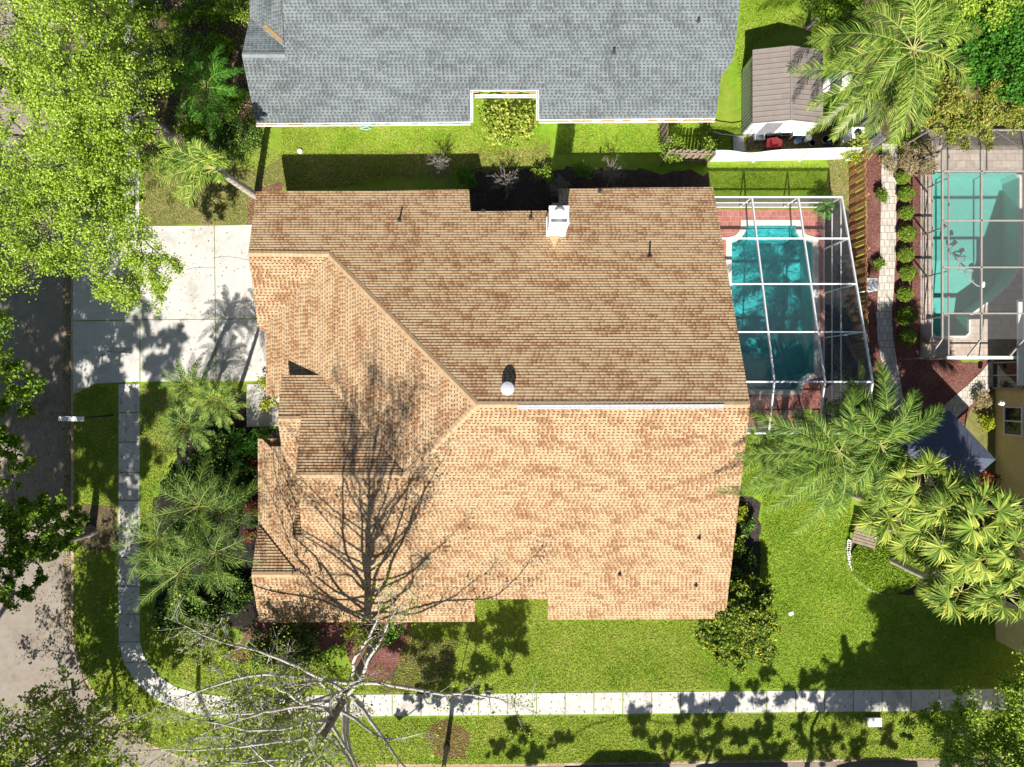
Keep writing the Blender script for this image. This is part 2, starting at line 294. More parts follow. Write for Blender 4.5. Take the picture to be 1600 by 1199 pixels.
def npmesh(name, verts, quads, m, parent=None, tris=None):
    off = rootloc(parent) if parent is not None else Vector((0, 0, 0))
    verts = np.asarray(verts, dtype=np.float32) - np.array(off, dtype=np.float32)
    me = D.meshes.new(name); me.vertices.add(len(verts)); me.vertices.foreach_set('co', verts.ravel())
    q = np.asarray(quads, dtype=np.int32).reshape(-1, 4) if quads is not None else np.zeros((0, 4), np.int32)
    t = np.asarray(tris, dtype=np.int32).reshape(-1, 3) if tris is not None else np.zeros((0, 3), np.int32)
    li = np.concatenate([q.ravel(), t.ravel()]); ls = np.concatenate([np.arange(len(q))*4, len(q)*4 + np.arange(len(t))*3])
    me.loops.add(len(li)); me.loops.foreach_set('vertex_index', li.astype(np.int32))
    me.polygons.add(len(ls)); me.polygons.foreach_set('loop_start', ls.astype(np.int32))
    me.update(calc_edges=True); me.materials.append(m)
    o = D.objects.new(name, me); COL.objects.link(o); o.parent = parent; return o
def struct(o, label=None): o['kind'] = 'structure'; return o
def sheet(name, pts, z, m, holes=()):
    """flat sheet from (x,y) outline, with holes"""
    lp = [[Vector((p[0], p[1], 0)) for p in pts]] + [[Vector((p[0], p[1], 0)) for p in h] for h in holes]
    tri = geometry.tessellate_polygon(lp); vs = [p for l in lp for p in l]
    mb = MB()
    for t in tri:
        a, b, c = (vs[i] for i in t)
        if (b - a).cross(c - a).z < 0: b, c = c, b
        mb.poly([(p.x, p.y, z) for p in (a, b, c)])
    return struct(mb.build(name, m))
def px(*pts, z=0.0): return [tuple(P(x, y, z)[:2]) for x, y in pts]
def inpoly(x, y, poly):
    c = np.zeros(len(x), bool); n = len(poly)
    for i in range(n):
        x1, y1 = poly[i]; x2, y2 = poly[(i+1) % n]
        if y1 == y2: continue
        k_ = ((y1 > y) != (y2 > y)) & (x < (x2 - x1) * (y - y1) / (y2 - y1) + x1); c ^= k_
    return c
# ---------------------------------------------------------------- vegetation helpers
def unit(a): return a / np.maximum(np.linalg.norm(a, axis=-1, keepdims=True), 1e-9)
def leafquads(c, L, W, upb=0.5, along=None):
    n = len(c); nn = RNG.normal(size=(n, 3)); nn[:, 2] = np.abs(nn[:, 2]) + upb; nn = unit(nn)
    t = unit(np.cross(nn, RNG.normal(size=(n, 3)))); b = np.cross(nn, t)
    s = RNG.uniform(0.65, 1.3, (n, 1)); l = t * L * s / 2; w_ = b * W * s / 2
    v = np.stack([c - l, c - w_, c + l, c + w_], 1)
    v[:, 1] += nn * W * 0.2; v[:, 3] += nn * W * 0.2
    return v.reshape(-1, 3)
def leafobj(name, c, L, W, m, parent, upb=0.5):
    v = leafquads(c, L, W, upb); return npmesh(name, v, np.arange(len(v)).reshape(-1, 4), m, parent)
def segtubes(segs, n=5):
    """segs: list of (p0,p1,r0,r1) -> verts, quads"""
    a = np.array([s[0] for s in segs], float); b = np.array([s[1] for s in segs], float)
    r0 = np.array([s[2] for s in segs], float); r1 = np.array([s[3] for s in segs], float)
    t = unit(b - a); ref = np.where(np.abs(t[:, 2:3]) < 0.9, [[0, 0, 1.0]], [[1.0, 0, 0]]); x = unit(np.cross(t, ref)); y = np.cross(t, x)
    ang = np.arange(n) * 2 * math.pi / n; ring = np.cos(ang)[None, :, None] * x[:, None] + np.sin(ang)[None, :, None] * y[:, None]
    v = np.concatenate([a[:, None] + ring * r0[:, None, None], b[:, None] + ring * r1[:, None, None]], 1).reshape(-1, 3)
    base = (np.arange(len(segs)) * 2 * n)[:, None]; k_ = np.arange(n); j = (k_ + 1) % n
    q = np.stack([base + k_, base + j, base + n + j, base + n + k_], -1).reshape(-1, 4)
    return v, q
def segobj(name, segs, m, parent, n=5):
    v, q = segtubes(segs, n); o = npmesh(name, v, q, m, parent)
    o.data.polygons.foreach_set('use_smooth', [True]*len(o.data.polygons)); return o
def curve_segs(p0, p1, r0, r1, steps=5, wob=0.15, sag=0.0):
    p0, p1 = np.array(p0, float), np.array(p1, float); L = np.linalg.norm(p1 - p0); pts = []
    o1 = RNG.normal(size=3) * wob * L * 0.5
    for i in range(steps + 1):
        s = i / steps; p = p0 + (p1 - p0) * s + o1 * math.sin(math.pi * s) + np.array([0, 0, sag * math.sin(math.pi * s)])
        if 0 < i < steps: p = p + RNG.normal(size=3) * wob * L * 0.08
        pts.append(p)
    return [(pts[i], pts[i+1], r0 + (r1 - r0)*i/steps, r0 + (r1 - r0)*(i+1)/steps) for i in range(steps)], pts
def clump_tree(name, base, clumps, label, leafm, fork=3.0, tr=0.3, leaf=(0.15, 0.09), dens=1.0, group=None, cat='tree', sub=26, twig=True, lean=(0, 0), barkm='bark'):
    """base (x,y,0); clumps: list of (Vector centre, radius). Trunk, limbs grown towards every clump, leaves in small sprays"""
    t = thing(name, base, label, cat, group)
    base = np.array(base, float); top = base + np.array([lean[0], lean[1], fork])
    segs, pts = curve_segs(base, top, tr*1.15, tr*0.8, 4, 0.03)
    segs.insert(0, (base - [0, 0, 0.1], base + [0, 0, 0.5], tr*1.7, tr*1.1))
    nodes = [(top, tr*0.8)]; leaves = []
    for c, r in sorted(clumps, key=lambda q: (q[0] - Vector(top)).length):
        c = np.array(c, float)
        dd = [np.linalg.norm(c - nd[0]) + 0.25*np.linalg.norm(nd[0] - top) for nd in nodes]; i = int(np.argmin(dd))
        q, qr = nodes[i]; r1 = max(0.035, qr*0.5)
        sg, cp = curve_segs(q, c - np.array([0, 0, r*0.25]), qr*0.72, r1, 5, 0.22)
        segs += sg; nodes += [(cp[k], qr*0.72 + (r1 - qr*0.72)*k/5) for k in (2, 4, 5)]
        ns = max(6, int(sub * dens * (r/1.5)**2))
        for k in range(ns):
            d = RNG.normal(size=3); d /= np.linalg.norm(d); d[2] = abs(d[2])*0.75 if RNG.random() < 0.75 else d[2]*0.6
            e = c + d * r * np.array([1, 1, 0.6]) * RNG.uniform(0.45, 1.12)
            if twig: segs += curve_segs(cp[-1], e, r1*0.45, 0.012, 2, 0.2)[0]
            m_ = int(105 * RNG.uniform(0.4, 1.5)); rr = RNG.uniform(0.20, 0.42) * min(1.2, r/1.3)
            leaves.append(e + RNG.normal(size=(m_, 3)) * rr * np.array([0.62, 0.62, 0.35]))
    segobj('trunk', segs, MT[barkm], t, 6)
    leafobj('crown', np.concatenate(leaves), leaf[0], leaf[1], MT[leafm], t); return t
def bush(name, px_, py_, r, h, label, leafm, n=900, leaf=(0.13, 0.08), group=None, sub=None, cat='shrub', z=0.0):
    b = P(px_, py_, z); t = thing(name, b, label, cat, group); b = np.array(b)
    cs = []
    ns = sub or max(8, int(r*r*22))
    segs = []
    for k in range(ns):
        a = RNG.uniform(0, 2*math.pi); q = math.sqrt(RNG.random()); hh = h*(0.45 + 0.5*math.sqrt(max(0, 1 - q*q)))*RNG.uniform(0.75, 1.05)
        e = b + np.array([math.cos(a)*q*r, math.sin(a)*q*r, hh]); cs.append(e)
        segs += curve_segs(b + RNG.normal(size=3)*[0.08, 0.08, 0], e, 0.022, 0.008, 2, 0.15)[0]
    cs = np.array(cs); idx = RNG.integers(0, ns, n)
    c = cs[idx] + RNG.normal(size=(n, 3)) * np.array([r*0.16 + 0.04, r*0.16 + 0.04, h*0.12])
    c[:, 2] = np.maximum(c[:, 2], b[2] + 0.05)
    segobj('stems', segs, MT['bark'], t, 4); leafobj('foliage', c, leaf[0], leaf[1], MT[leafm], t); return t
def frond_geo(p0, p1, p2, ll=0.5, nst=46, wid=0.035, vee=0.25, droop=0.35, V=None, Q=None, T=None, S=None, rr=0.03, vn=0.30):
    """feather frond along a bezier; leaflets as narrow folded strips"""
    p0, p1, p2 = (np.array(p, float) for p in (p0, p1, p2)); s = np.linspace(0.12, 0.99, nst)[:, None]
    B = (1-s)**2*p0 + 2*s*(1-s)*p1 + s*s*p2; Tn = unit(2*(1-s)*(p1-p0) + 2*s*(p2-p1))
    side = unit(np.cross(Tn, [[0, 0, 1.0]])); up = np.cross(side, Tn)
    prof = np.clip(np.sin(math.pi*(s*0.86 + 0.10))**0.6, 0.25, 1)
    for sg in (-1, 1):
        f = RNG.uniform(0.85, 1.1, s.shape) * prof * ll; j = RNG.normal(size=s.shape)*0.10
        d = unit(side*sg*(0.9 + j) + Tn*(0.60 + 0.6*s + RNG.normal(size=s.shape)*0.08) + up*(vee + RNG.normal(size=s.shape)*vn))
        mid = B + d*f*0.5; tip = mid + unit(d + np.array([0, 0, -1.0])*droop*RNG.uniform(0.3, 2.2, s.shape))*f*0.55
        wv = Tn*wid*0.5; b0 = B - wv*0.5; b1 = B + wv*0.5; m0 = mid - wv; m1 = mid + wv
        k0 = sum(len(a) for a in V); n = len(B)
        V.append(np.stack([b0, b1, m1, m0, tip], 1).reshape(-1, 3)); base = k0 + np.arange(n)*5
        Q.append(np.stack([base, base+1, base+2, base+3], 1)); T.append(np.stack([base+3, base+2, base+4], 1))
    ss = np.linspace(0, 1, 9)[:, None]; C = (1-ss)**2*p0 + 2*ss*(1-ss)*p1 + ss*ss*p2
    for i in range(8): S.append((C[i], C[i+1], rr*(1 - i/9), rr*(1 - (i+1)/9)))
def feather_palm(name, base, crown, label, tips=None, n=16, length=3.0, ll=0.5, lm='queen', tr=0.14, rise=0.9, group=None, multi=None, nst=46, drop=1.2, trunkm='palm_bark', wid=0.04, vn=0.30, dr=0.45):
    t = thing(name, base, label, 'palm tree', group)
    V, Q, T, S, TR = [], [], [], [], []
    crowns = multi or [(Vector(base), Vector(crown))]
    for bb, cc in crowns:
        bb, cc = np.array(bb, float), np.array(cc, float); TR = []
        sg, _ = curve_segs(bb, cc, tr*1.25, tr*0.85, 8, 0.015); TR += sg
        for k in range(9): z = 0.1 + k*0.1; TR.append((bb + (cc-bb)*z, bb + (cc-bb)*(z+0.012), tr*1.22, tr*1.22))
        for k in range(14):
            a = RNG.uniform(0, 6.28); TR.append((cc - [0, 0, 0.5], cc + np.array([math.cos(a)*0.22, math.sin(a)*0.22, -0.1]), 0.05, 0.03))
        segobj('trunk', TR, MT[trunkm], t, 9); tl = []
        if tips and len(crowns) == 1: tl = [(np.array(p, float), None) for p in tips]
        else:
            for k in range(n):
                a = k*2.39996 + RNG.normal()*0.15; q = (k + 0.5)/n; el = (1 - q)*1.05 - 0.25
                L = length*RNG.uniform(0.85, 1.08)
                tl.append((cc + np.array([math.cos(a)*math.cos(el)*L, math.sin(a)*math.cos(el)*L, math.sin(el)*L - drop*0.35]), el))
        for tip, el in tl:
            L = np.linalg.norm(tip - cc); up_ = rise*L*0.22 + (0.25*L if el and el > 0.4 else 0)
            mid = cc + (tip - cc)*0.5 + np.array([0, 0, up_ + 0.18*L]) + RNG.normal(size=3)*[0.05*L, 0.05*L, 0.02*L]
            frond_geo(cc, mid, tip, ll*RNG.uniform(0.9, 1.1), nst, wid, 0.2, dr, V, Q, T, S, 0.028*min(1.2, L/3 + 0.3), vn)
    crown_o = npmesh('crown', np.concatenate(V), np.concatenate(Q), MT[lm], t, np.concatenate(T))
    so_ = segobj('frond_stems', S, MT['stem'], t, 4); return t
MT['stem'] = plain('frond_stem', (0.28, 0.30, 0.07), 0.5, 0.2)
MT['fanstem'] = plain('fan_palm_stem', (0.40, 0.40, 0.10), 0.5, 0.2)
def fan_palm(base, crown, label, n=22, pet=1.2, R=0.85, tr=0.16, group=None):
    t = thing('fan_palm', base, label, 'palm tree', group); V, Q, T, S = [], [], [], []; TR = []
    bb, cc = np.array(base, float), np.array(crown, float); TR += curve_segs(bb, cc, tr*1.2, tr, 6, 0.02)[0]
    for k in range(20):
        a = RNG.uniform(0, 6.28); z = RNG.uniform(-1.0, -0.1); TR.append((cc + [0, 0, z - 0.25], cc + np.array([math.cos(a)*0.26, math.sin(a)*0.26, z]), 0.05, 0.03))
    for k in range(n):
        a = k*2.39996 + RNG.normal()*0.45; el = (1 - (k + 0.5)/n)*1.35 - 0.5 + RNG.normal()*.12; L = pet*RNG.uniform(0.6, 1.3); Rk = R*RNG.uniform(.75, 1.2)
        d = np.array([math.cos(a)*math.cos(el), math.sin(a)*math.cos(el), math.sin(el)]); e = cc + d*L + [0, 0, -0.08*L]
        S += curve_segs(cc, e, 0.03, 0.016, 3, 0.03, 0.05)[0]
        bd = unit(d + np.array([0, 0, -0.45]) + RNG.normal(size=3)*.28); side = unit(np.cross(bd, [0, 0, 1.0])); nrm = np.cross(side, bd)
        ns = 30; th = np.linspace(-1.95, 1.95, ns)[:, None] + RNG.normal(size=(ns, 1))*0.02
        Rr = Rk*(0.8 + 0.25*np.cos(th*0.6))*RNG.uniform(0.9, 1.1, (ns, 1))
        dr = unit(bd*np.cos(th) + side*np.sin(th) + nrm*(RNG.uniform(-.1, .5)*np.abs(np.sin(th)) + RNG.normal(size=(ns, 1))*0.05))
        perp = unit(np.cross(dr, nrm)); mid = e + dr*Rr*0.55; tip = mid + unit(dr + np.array([0, 0, -1.0])*RNG.uniform(0.1, 1.5, (ns, 1)))*Rr*0.5
        w0 = perp*0.006; w1 = perp*0.034*R/0.85
        zig = nrm*0.012*((np.arange(ns) % 2)*2 - 1)[:, None]
        k0 = sum(len(x) for x in V); V.append(np.stack([e - w0 + zig*0, e + w0 + zig*0, mid + w1 + zig, mid - w1 - zig, tip], 1).reshape(-1, 3)); b = k0 + np.arange(ns)*5
        Q.append(np.stack([b, b+1, b+2, b+3], 1)); T.append(np.stack([b+3, b+2, b+4], 1))
    segobj('trunk', TR, MT['palm_bark'], t, 9); npmesh('crown', np.concatenate(V), np.concatenate(Q), MT['fan'], t, np.concatenate(T)); segobj('leaf_stems', S, MT['fanstem'], t, 4); return t
def bare_tree(name, base, h, crown_z, radf, label, nb=46, tr=0.3, leafm='twig_leaf', lean=(0, 0), leafn=9, tw=(3, 5), leaf=(0.10, 0.07), lrange=(0.55, 1.0), group=None, barkm='pale_bark', asc=0.75, azf=None, lsp=0.10, tp=0.8, asc2=0.0, curl=0.03, twr=0.008, tin=0.0):
    """tall open tree: straight leader, ascending side branches forking into twigs, sparse young leaves"""
    t = thing(name, base, label, 'tree', group); b0 = np.array(base, float); TR, BR, LV = [], [], []
    ax = lambda z: b0 + np.array([lean[0]*z/h, lean[1]*z/h, z])
    rr = lambda z: tr*(1 - z/h)**tp + 0.02
    TR.append((b0 - [0, 0, .1], ax(0.7), tr*1.7, rr(0.7)))
    for i in range(20): z0, z1 = 0.7 + (h-0.7)*i/20, 0.7 + (h-0.7)*(i+1)/20; TR.append((ax(z0), ax(z1), rr(z0), rr(min(z1, h*0.995))))
    for k in range(nb):
        q = (k + RNG.random())/nb; z = crown_z + (h - crown_z)*q**1.15*0.97; a = azf(k) if azf else k*2.39996 + RNG.normal()*0.3
        L = radf(q)*RNG.uniform(*lrange); d = np.array([math.cos(a), math.sin(a), (asc + asc2*q)*RNG.uniform(0.7, 1.2)]); d /= np.linalg.norm(d)
        r0 = min(rr(z)*0.5, 0.018*L + 0.012); p = ax(z); n = max(4, int(L/0.6)); dd = d.copy()
        for i in range(n):
            dd = dd + RNG.normal(size=3)*0.11 + np.array([0, 0, curl]); dd /= np.linalg.norm(dd); e = p + dd*L/n
            ra, rb = r0*(1 - i/n) + 0.008, r0*(1 - (i+1)/n) + 0.008; BR.append((p, e, ra, rb))
            if i >= 1 and i >= tin*n:
                for _ in range(RNG.integers(*tw)):
                    td = dd + RNG.normal(size=3)*0.75; td /= np.linalg.norm(td); tl = RNG.uniform(0.3, 0.8)*(0.35 + L/6)
                    m1 = p + (e-p)*RNG.random(); m2 = m1 + td*tl*0.5; t2 = td + RNG.normal(size=3)*0.35 + [0, 0, 0.15]; t2 /= np.linalg.norm(t2); m3 = m2 + t2*tl*0.5
                    BR += [(m1, m2, rb*0.5 + 0.005, twr), (m2, m3, twr, twr*.6)]
                    for _2 in range(2):
                        u = td + RNG.normal(size=3)*0.8; u /= np.linalg.norm(u); m4 = m2 + u*tl*0.4; BR.append((m2, m4, twr*.9, twr*.5))
                        LV.append(m4 + RNG.normal(size=(leafn//2, 3))*lsp)
                    LV.append(m3 + RNG.normal(size=(leafn, 3))*lsp)
            p = e
    segobj('trunk', TR, MT['bark'], t, 10); br = segobj('branches', BR, MT[barkm], t, 4)
    leafobj('crown', np.concatenate(LV), leaf[0], leaf[1], MT[leafm], t, 0.2); return t
# ================================================================ GROUND, STREETS, POOLS
block = px((112, -900), (112, 960), (114, 1000), (121, 1035), (136, 1068), (160, 1102), (195, 1138), (235, 1166), (280, 1184), (335, 1193), (420, 1197), (780, 1197), (1180, 1191), (1500, 1186), (2600, 1172), (2600, -900))
pool_a = px((1166, 353), (1165, 362), (1159, 371), (1151, 377), (1143, 379), (1143, 608), (1245, 608), (1247, 598), (1253, 590), (1263, 584), (1273, 582), (1269, 379), (1258, 376), (1249, 370), (1244, 362), (1243, 353))
pool_b = px((1462, 270), (1457, 275), (1457, 520), (1462, 525), (1508, 525), (1513, 520), (1513, 493), (1545, 470), (1575, 443), (1592, 415), (1592, 278), (1587, 270))
base_o = [(-350, -350), (350, -350), (350, 350), (-350, 350)]
sheet('ground', base_o, -0.15, MT['soil'], [pool_a, pool_b])
stw = [(-38, 300), (-38, -45), (300, -45), (300, -20.2)] + [(P(x, y).x, P(x, y).y) for x, y in ((1500, 1190), (780, 1201), (420, 1201), (230, 1170), (130, 1072), (108, 1000))] + [(P(108, 960).x, 300)]
sheet('street', stw, -0.143, MT['street'])
sheet('lawn', block, 0.0, MT['lawn'], [pool_a, pool_b])
def offs(path, d):
    out = []
    for i, p in enumerate(path):
        a = Vector(path[max(i-1, 0)]); b = Vector(path[min(i+1, len(path)-1)]); t = (b - a).normalized(); out.append((p[0] + t.y*d, p[1] - t.x*d))
    return out
def strip(mb, path, d0, d1, z0, z1=None):
    A, B = offs(path, d0), offs(path, d1); z1 = z0 if z1 is None else z1
    for i in range(len(path)-1): mb.poly([(*A[i], z0), (*B[i], z1), (*B[i+1], z1), (*A[i+1], z0)][::-1] if d1 > d0 else [(*A[i], z0), (*B[i], z1), (*B[i+1], z1), (*A[i+1], z0)])
def resample(path, step):
    out = [Vector(path[0])]
    for i in range(len(path)-1):
        a, b = Vector(path[i]), Vector(path[i+1]); n = max(1, int((b-a).length/step))
        for k in range(1, n+1): out.append(a + (b-a)*k/n)
    return [tuple(p) for p in out]
kp = block[:-1]
mb = MB(); strip(mb, kp, 0.0, -0.12, 0.014); strip(mb, kp, -0.12, -0.14, 0.014, -0.13); strip(mb, kp, 0.0, 0.05, 0.014, -0.02); struct(mb.build('kerb', MT['gutter_pan']))
mb = MB(); strip(mb, kp, -0.14, -0.68, -0.136); struct(mb.build('gutter_pan', MT['gutter_pan']))
def blob(name, pts, m, z=0.006, jit=0.16, step=0.35):
    p = px(*pts); p = resample(p + [p[0]], step)[:-1]
    q = []; ph = RNG.uniform(0, 6, 3)
    for i, (x, y) in enumerate(p): q.append((x + jit*(math.sin(x*3+y*2+ph[0]) * 0.6 + RNG.normal()*0.5), y + jit*(math.sin(y*3.3-x*2+ph[1])*0.6 + RNG.normal()*0.5)))
    return sheet(name, q, z, m)
blob('dry_lawn', [(222, 270), (420, 262), (440, 245), (735, 240), (860, 225), (860, 262), (735, 262), (440, 300), (430, 352), (224, 354)], MT['dry'], 0.005)
blob('side_lawn', [(500, 192), (1110, 190), (1164, 200), (1100, 0), (1162, -60), (1290, -60), (1235, 20), (1178, 60), (1166, 238), (1040, 245), (860, 225), (735, 228), (500, 235)], MT['lush'], 0.007)
blob('back_lawn', [(1170, 700), (1330, 740), (1334, 880), (1360, 920), (1470, 930), (1600, 960), (1600, 1030), (1440, 1080), (1130, 1083), (1075, 1000), (1120, 940)], MT['lush'], 0.005)
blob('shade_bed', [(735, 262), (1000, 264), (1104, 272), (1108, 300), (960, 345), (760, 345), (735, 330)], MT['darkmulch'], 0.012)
blob('leaf_litter_bed', [(222, -60), (395, -60), (400, 150), (405, 215), (330, 235), (222, 240)], MT['soil'], 0.010)
blob('corner_litter', [(402, 290), (440, 285), (440, 300), (430, 330), (392, 350), (385, 315)], MT['mulch'], 0.013, 0.12)
blob('front_bed', [(290, 610), (384, 610), (384, 668), (440, 672), (450, 1000), (400, 1005), (330, 960), (300, 860), (330, 760), (350, 690), (280, 680)], MT['darkmulch'], 0.010)
blob('palm_shade_bed', [(284, 640), (300, 612), (384, 614), (400, 700), (402, 980), (330, 985), (240, 960), (240, 780), (274, 715)], MT['shadesoil'], 0.016)  # bed below the palms, their shade painted in as near-black ground
blob('south_bed', [(395, 972), (640, 968), (640, 1010), (600, 1065), (560, 1060), (540, 1010), (420, 1040), (360, 1030)], MT['mulch'], 0.012)
blob('tree_ring', [(672, 1140), (684, 1128), (702, 1124), (722, 1130), (734, 1146), (736, 1166), (724, 1182), (702, 1188), (682, 1180), (670, 1162)], MT['mulch'], 0.012)
blob('verge_litter', [(116, 790), (182, 788), (182, 858), (150, 862), (118, 850)], MT['soil'], 0.012)
blob('litter_patch', [(590, 990), (720, 1000), (690, 1075), (600, 1083), (560, 1040)], MT['soil'], 0.009)
blob('back_bed', [(1334, 830), (1370, 800), (1470, 700), (1560, 690), (1660, 720), (1660, 930), (1480, 935), (1400, 925), (1360, 910), (1335, 880)], MT['darkmulch'], 0.012)
blob('wall_bed', [(1135, 770), (1180, 778), (1192, 850), (1180, 925), (1120, 940), (1120, 850)], MT['darkmulch'], 0.014)
blob('path_bed', [(1352, 240), (1440, 240), (1438, 560), (1556, 566), (1556, 620), (1500, 690), (1400, 690), (1352, 600)], MT['mulch'], 0.009, 0.08)
blob('dry_bed', [(1516, 640), (1556, 600), (1560, 760), (1520, 780), (1500, 690)], MT['dry'], 0.014)
blob('shed_yard', [(1166, 190), (1330, 190), (1340, 236), (1166, 236)], MT['soil'], 0.012)
blob('northeast_bed', [(1330, -60), (1700, -60), (1700, 206), (1436, 206), (1350, 240), (1325, 120)], MT['soil'], 0.012)
blob('corner_dry_grass', [(1292, 240), (1326, 236), (1326, 330), (1296, 300)], MT['dry'], 0.012)
blob('shaded_side_lawn', [(1000, 258), (1290, 255), (1292, 305), (1000, 305)], MT['lush'], 0.008)
# round hill of ground cover with a stone edge
mb = MB(); struct(mb.build('unused', MT['soil'])) if False else None
# driveway and walks: separately poured slabs
def slabs(name, quads, z=0.02, gap=0.022, label=None):
    mb = MB()
    for q in quads:
        p = [Vector(a) for a in px(*q)]; c = sum(p, Vector((0, 0)))/len(p)
        p = [a + (c - a).normalized()*gap*1.5 for a in p]; dz = RNG.uniform(-0.004, 0.006)
        mb.prism([tuple(a) for a in p], -0.05, z + dz)
    return struct(mb.build(name, MT['concrete']))
slabs('driveway', [[(114, 330), (150, 350), (219, 353), (219, 500), (114, 502)], [(219, 353), (335, 352), (337, 499), (219, 500)], [(335, 352), (446, 350), (446, 498), (337, 499)],
    [(114, 502), (219, 500), (219, 597), (150, 600), (114, 618)], [(219, 500), (337, 499), (338, 597), (219, 597)], [(337, 499), (446, 498), (446, 596), (338, 597)]])
slabs('front_walk', [[(385, 600), (446, 599), (446, 666), (385, 668)]])
ys = [600, 645, 691, 738, 782, 825, 871, 916, 960, 1003]
sq = [[(185, a), (219, a), (219, b), (185, b)] for a, b in zip(ys[:-1], ys[1:])] + [[(195, a), (218, a), (218, a + 45), (195, a + 45)] for a in range(-190, 300, 45)] + [[(195, 305), (218, 305), (218, 350), (195, 348)]]
outer = [(185, 1003), (193, 1036), (212, 1066), (243, 1093), (290, 1113), (342, 1122)]; inner = [(219, 1003), (229, 1034), (247, 1055), (273, 1072), (309, 1083), (345, 1087)]
sq += [[outer[i], inner[i], inner[i+1], outer[i+1]][::1] for i in range(5)]
xs = list(range(343, 1563, 45)) + [1575, 1620, 1665, 1710]
yt = lambda x: 1087 - (x - 343)*11/1217; yb = lambda x: 1122 - (x - 343)*12/1217
sq += [[(a, yt(a)), (b, yt(b)), (b, yb(b)), (a, yb(a))] for a, b in zip(xs[:-1], xs[1:])]
slabs('sidewalk', sq)
ckm = MB()
for cl in ([(335, 403), (350, 401), (366, 402), (380, 405), (392, 408)], [(292, 421), (305, 419), (318, 418), (336, 419)], [(150, 560), (170, 548), (186, 551), (219, 540)]):
    pt = resample(px(*cl), .12); w_ = [(x + RNG.normal()*.02, y + RNG.normal()*.02) for x, y in pt]
    for k in range(len(w_)-1): ckm.bar((*w_[k], .022), (*w_[k+1], .022), .018, .012)
struct(ckm.build('pavement_cracks', MT['dark']))
# pool surrounds
deck_a = px((1100, 327), (1286, 327), (1288, 672), (1100, 672)); sheet('pool_deck', deck_a, 0.02, MT['brick'], [pool_a])
deck_b = px((1438, 200), (1660, 200), (1660, 560), (1438, 560)); sheet('neighbour_pool_deck', deck_b, 0.02, MT['tanpave'], [pool_b])
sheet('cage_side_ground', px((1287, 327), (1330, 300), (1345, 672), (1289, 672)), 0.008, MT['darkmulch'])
def pool(name, outl, depth, wl, plas, wat, label, steps=None, cop=0.32):
    t = thing(name, (*outl[0], 0), label, 'pool'); n = len(outl)
    ar = sum(outl[i][0]*outl[(i+1) % n][1] - outl[(i+1) % n][0]*outl[i][1] for i in range(n)); o = outl if ar > 0 else outl[::-1]
    mb = MB()
    tri = geometry.tessellate_polygon([[Vector((*p, 0)) for p in o]])
    for a, b, c in tri:
        q = [o[a], o[b], o[c]]
        if (q[1][0]-q[0][0])*(q[2][1]-q[0][1]) - (q[1][1]-q[0][1])*(q[2][0]-q[0][0]) < 0: q = q[::-1]
        mb.poly([(*p, -depth) for p in q])
    for i in range(n): a, b = o[i], o[(i+1) % n]; mb.poly([(*b, -depth), (*a, -depth), (*a, 0.02), (*b, 0.02)])
    mb.build('basin', plas, t)
    ms = MB(); ms.prism(o, 0.024, 0.06); 
    mc = MB()
    for i in range(n):
        a, b, c, d = (Vector(o[j % n]) for j in (i-1, i, i+1, i+2))
        def out(p, q, r):
            t1 = (q-p).normalized(); t2 = (r-q).normalized(); nn = Vector((t1.y + t2.y, -t1.x - t2.x)); nn.normalize(); return q + nn*cop/max(0.6, nn.dot(Vector((t1.y, -t1.x))))
        B, Cc = out(a, b, c), out(b, c, d)
        mc.prism([tuple(b), tuple(c), tuple(Cc), tuple(B)], 0.0, 0.05)
    mc.build('coping', MT['coping'], t)
    mw = MB()
    for a, b, c in tri:
        q = [o[a], o[b], o[c]]
        if (q[1][0]-q[0][0])*(q[2][1]-q[0][1]) - (q[1][1]-q[0][1])*(q[2][0]-q[0][0]) < 0: q = q[::-1]
        mw.poly([(*p, -wl) for p in q])
    mw.build('water', wat, t)
    if steps:
        for (x0, y0, x1, y1, zt) in steps:
            a, b = P(x0, y0), P(x1, y1); mt_ = MB(); mt_.prism([(a.x, b.y), (b.x, b.y), (b.x, a.y), (a.x, a.y)], -depth + 0.002, zt); mt_.build('step', plas, t)
    return t
pool('swimming_pool', pool_a, 1.7, 0.12, MT['plaster_a'], MT['water_a'], 'teal swimming pool with scalloped corners and white coping set in red brick deck', [(1176, 572, 1243, 606, -1.3), (1176, 584, 1243, 606, -0.9), (1176, 595, 1243, 606, -0.5), (1168, 354.5, 1241.5, 372, -0.5)])
pool('swimming_pool', pool_b, 1.3, 0.10, MT['plaster_b'], MT['water_b'], 'pale aqua swimming pool in tan paved deck of the eastern neighbour', None, 0.12)
# paver paths
def pathstrip(name, cl, wid, m, z=0.03):
    p = [tuple(P(x, y)[:2]) for x, y in cl]; mb = MB(); A, B = offs(p, -wid/2), offs(p, wid/2)
    for i in range(len(p)-1): mb.poly([(*A[i], z), (*B[i], z), (*B[i+1], z), (*A[i+1], z)][::-1]) if True else None
    mb2 = MB()
    for i in range(len(p)-1): mb2.prism([A[i], B[i], B[i+1], A[i+1]], -0.02, z)
    return struct(mb2.build(name, m))
pathstrip('garden_path', [(1390, 225), (1389, 270), (1388, 330), (1387, 400), (1384, 450), (1381, 490), (1383, 530), (1388, 560), (1395, 600), (1404, 650), (1412, 700)], 0.86, MT['pathpave'])
pathstrip('diagonal_path', [(1560, 568), (1545, 588), (1520, 612), (1495, 634), (1470, 655), (1440, 680)], 0.95, MT['pathpave'], 0.035)
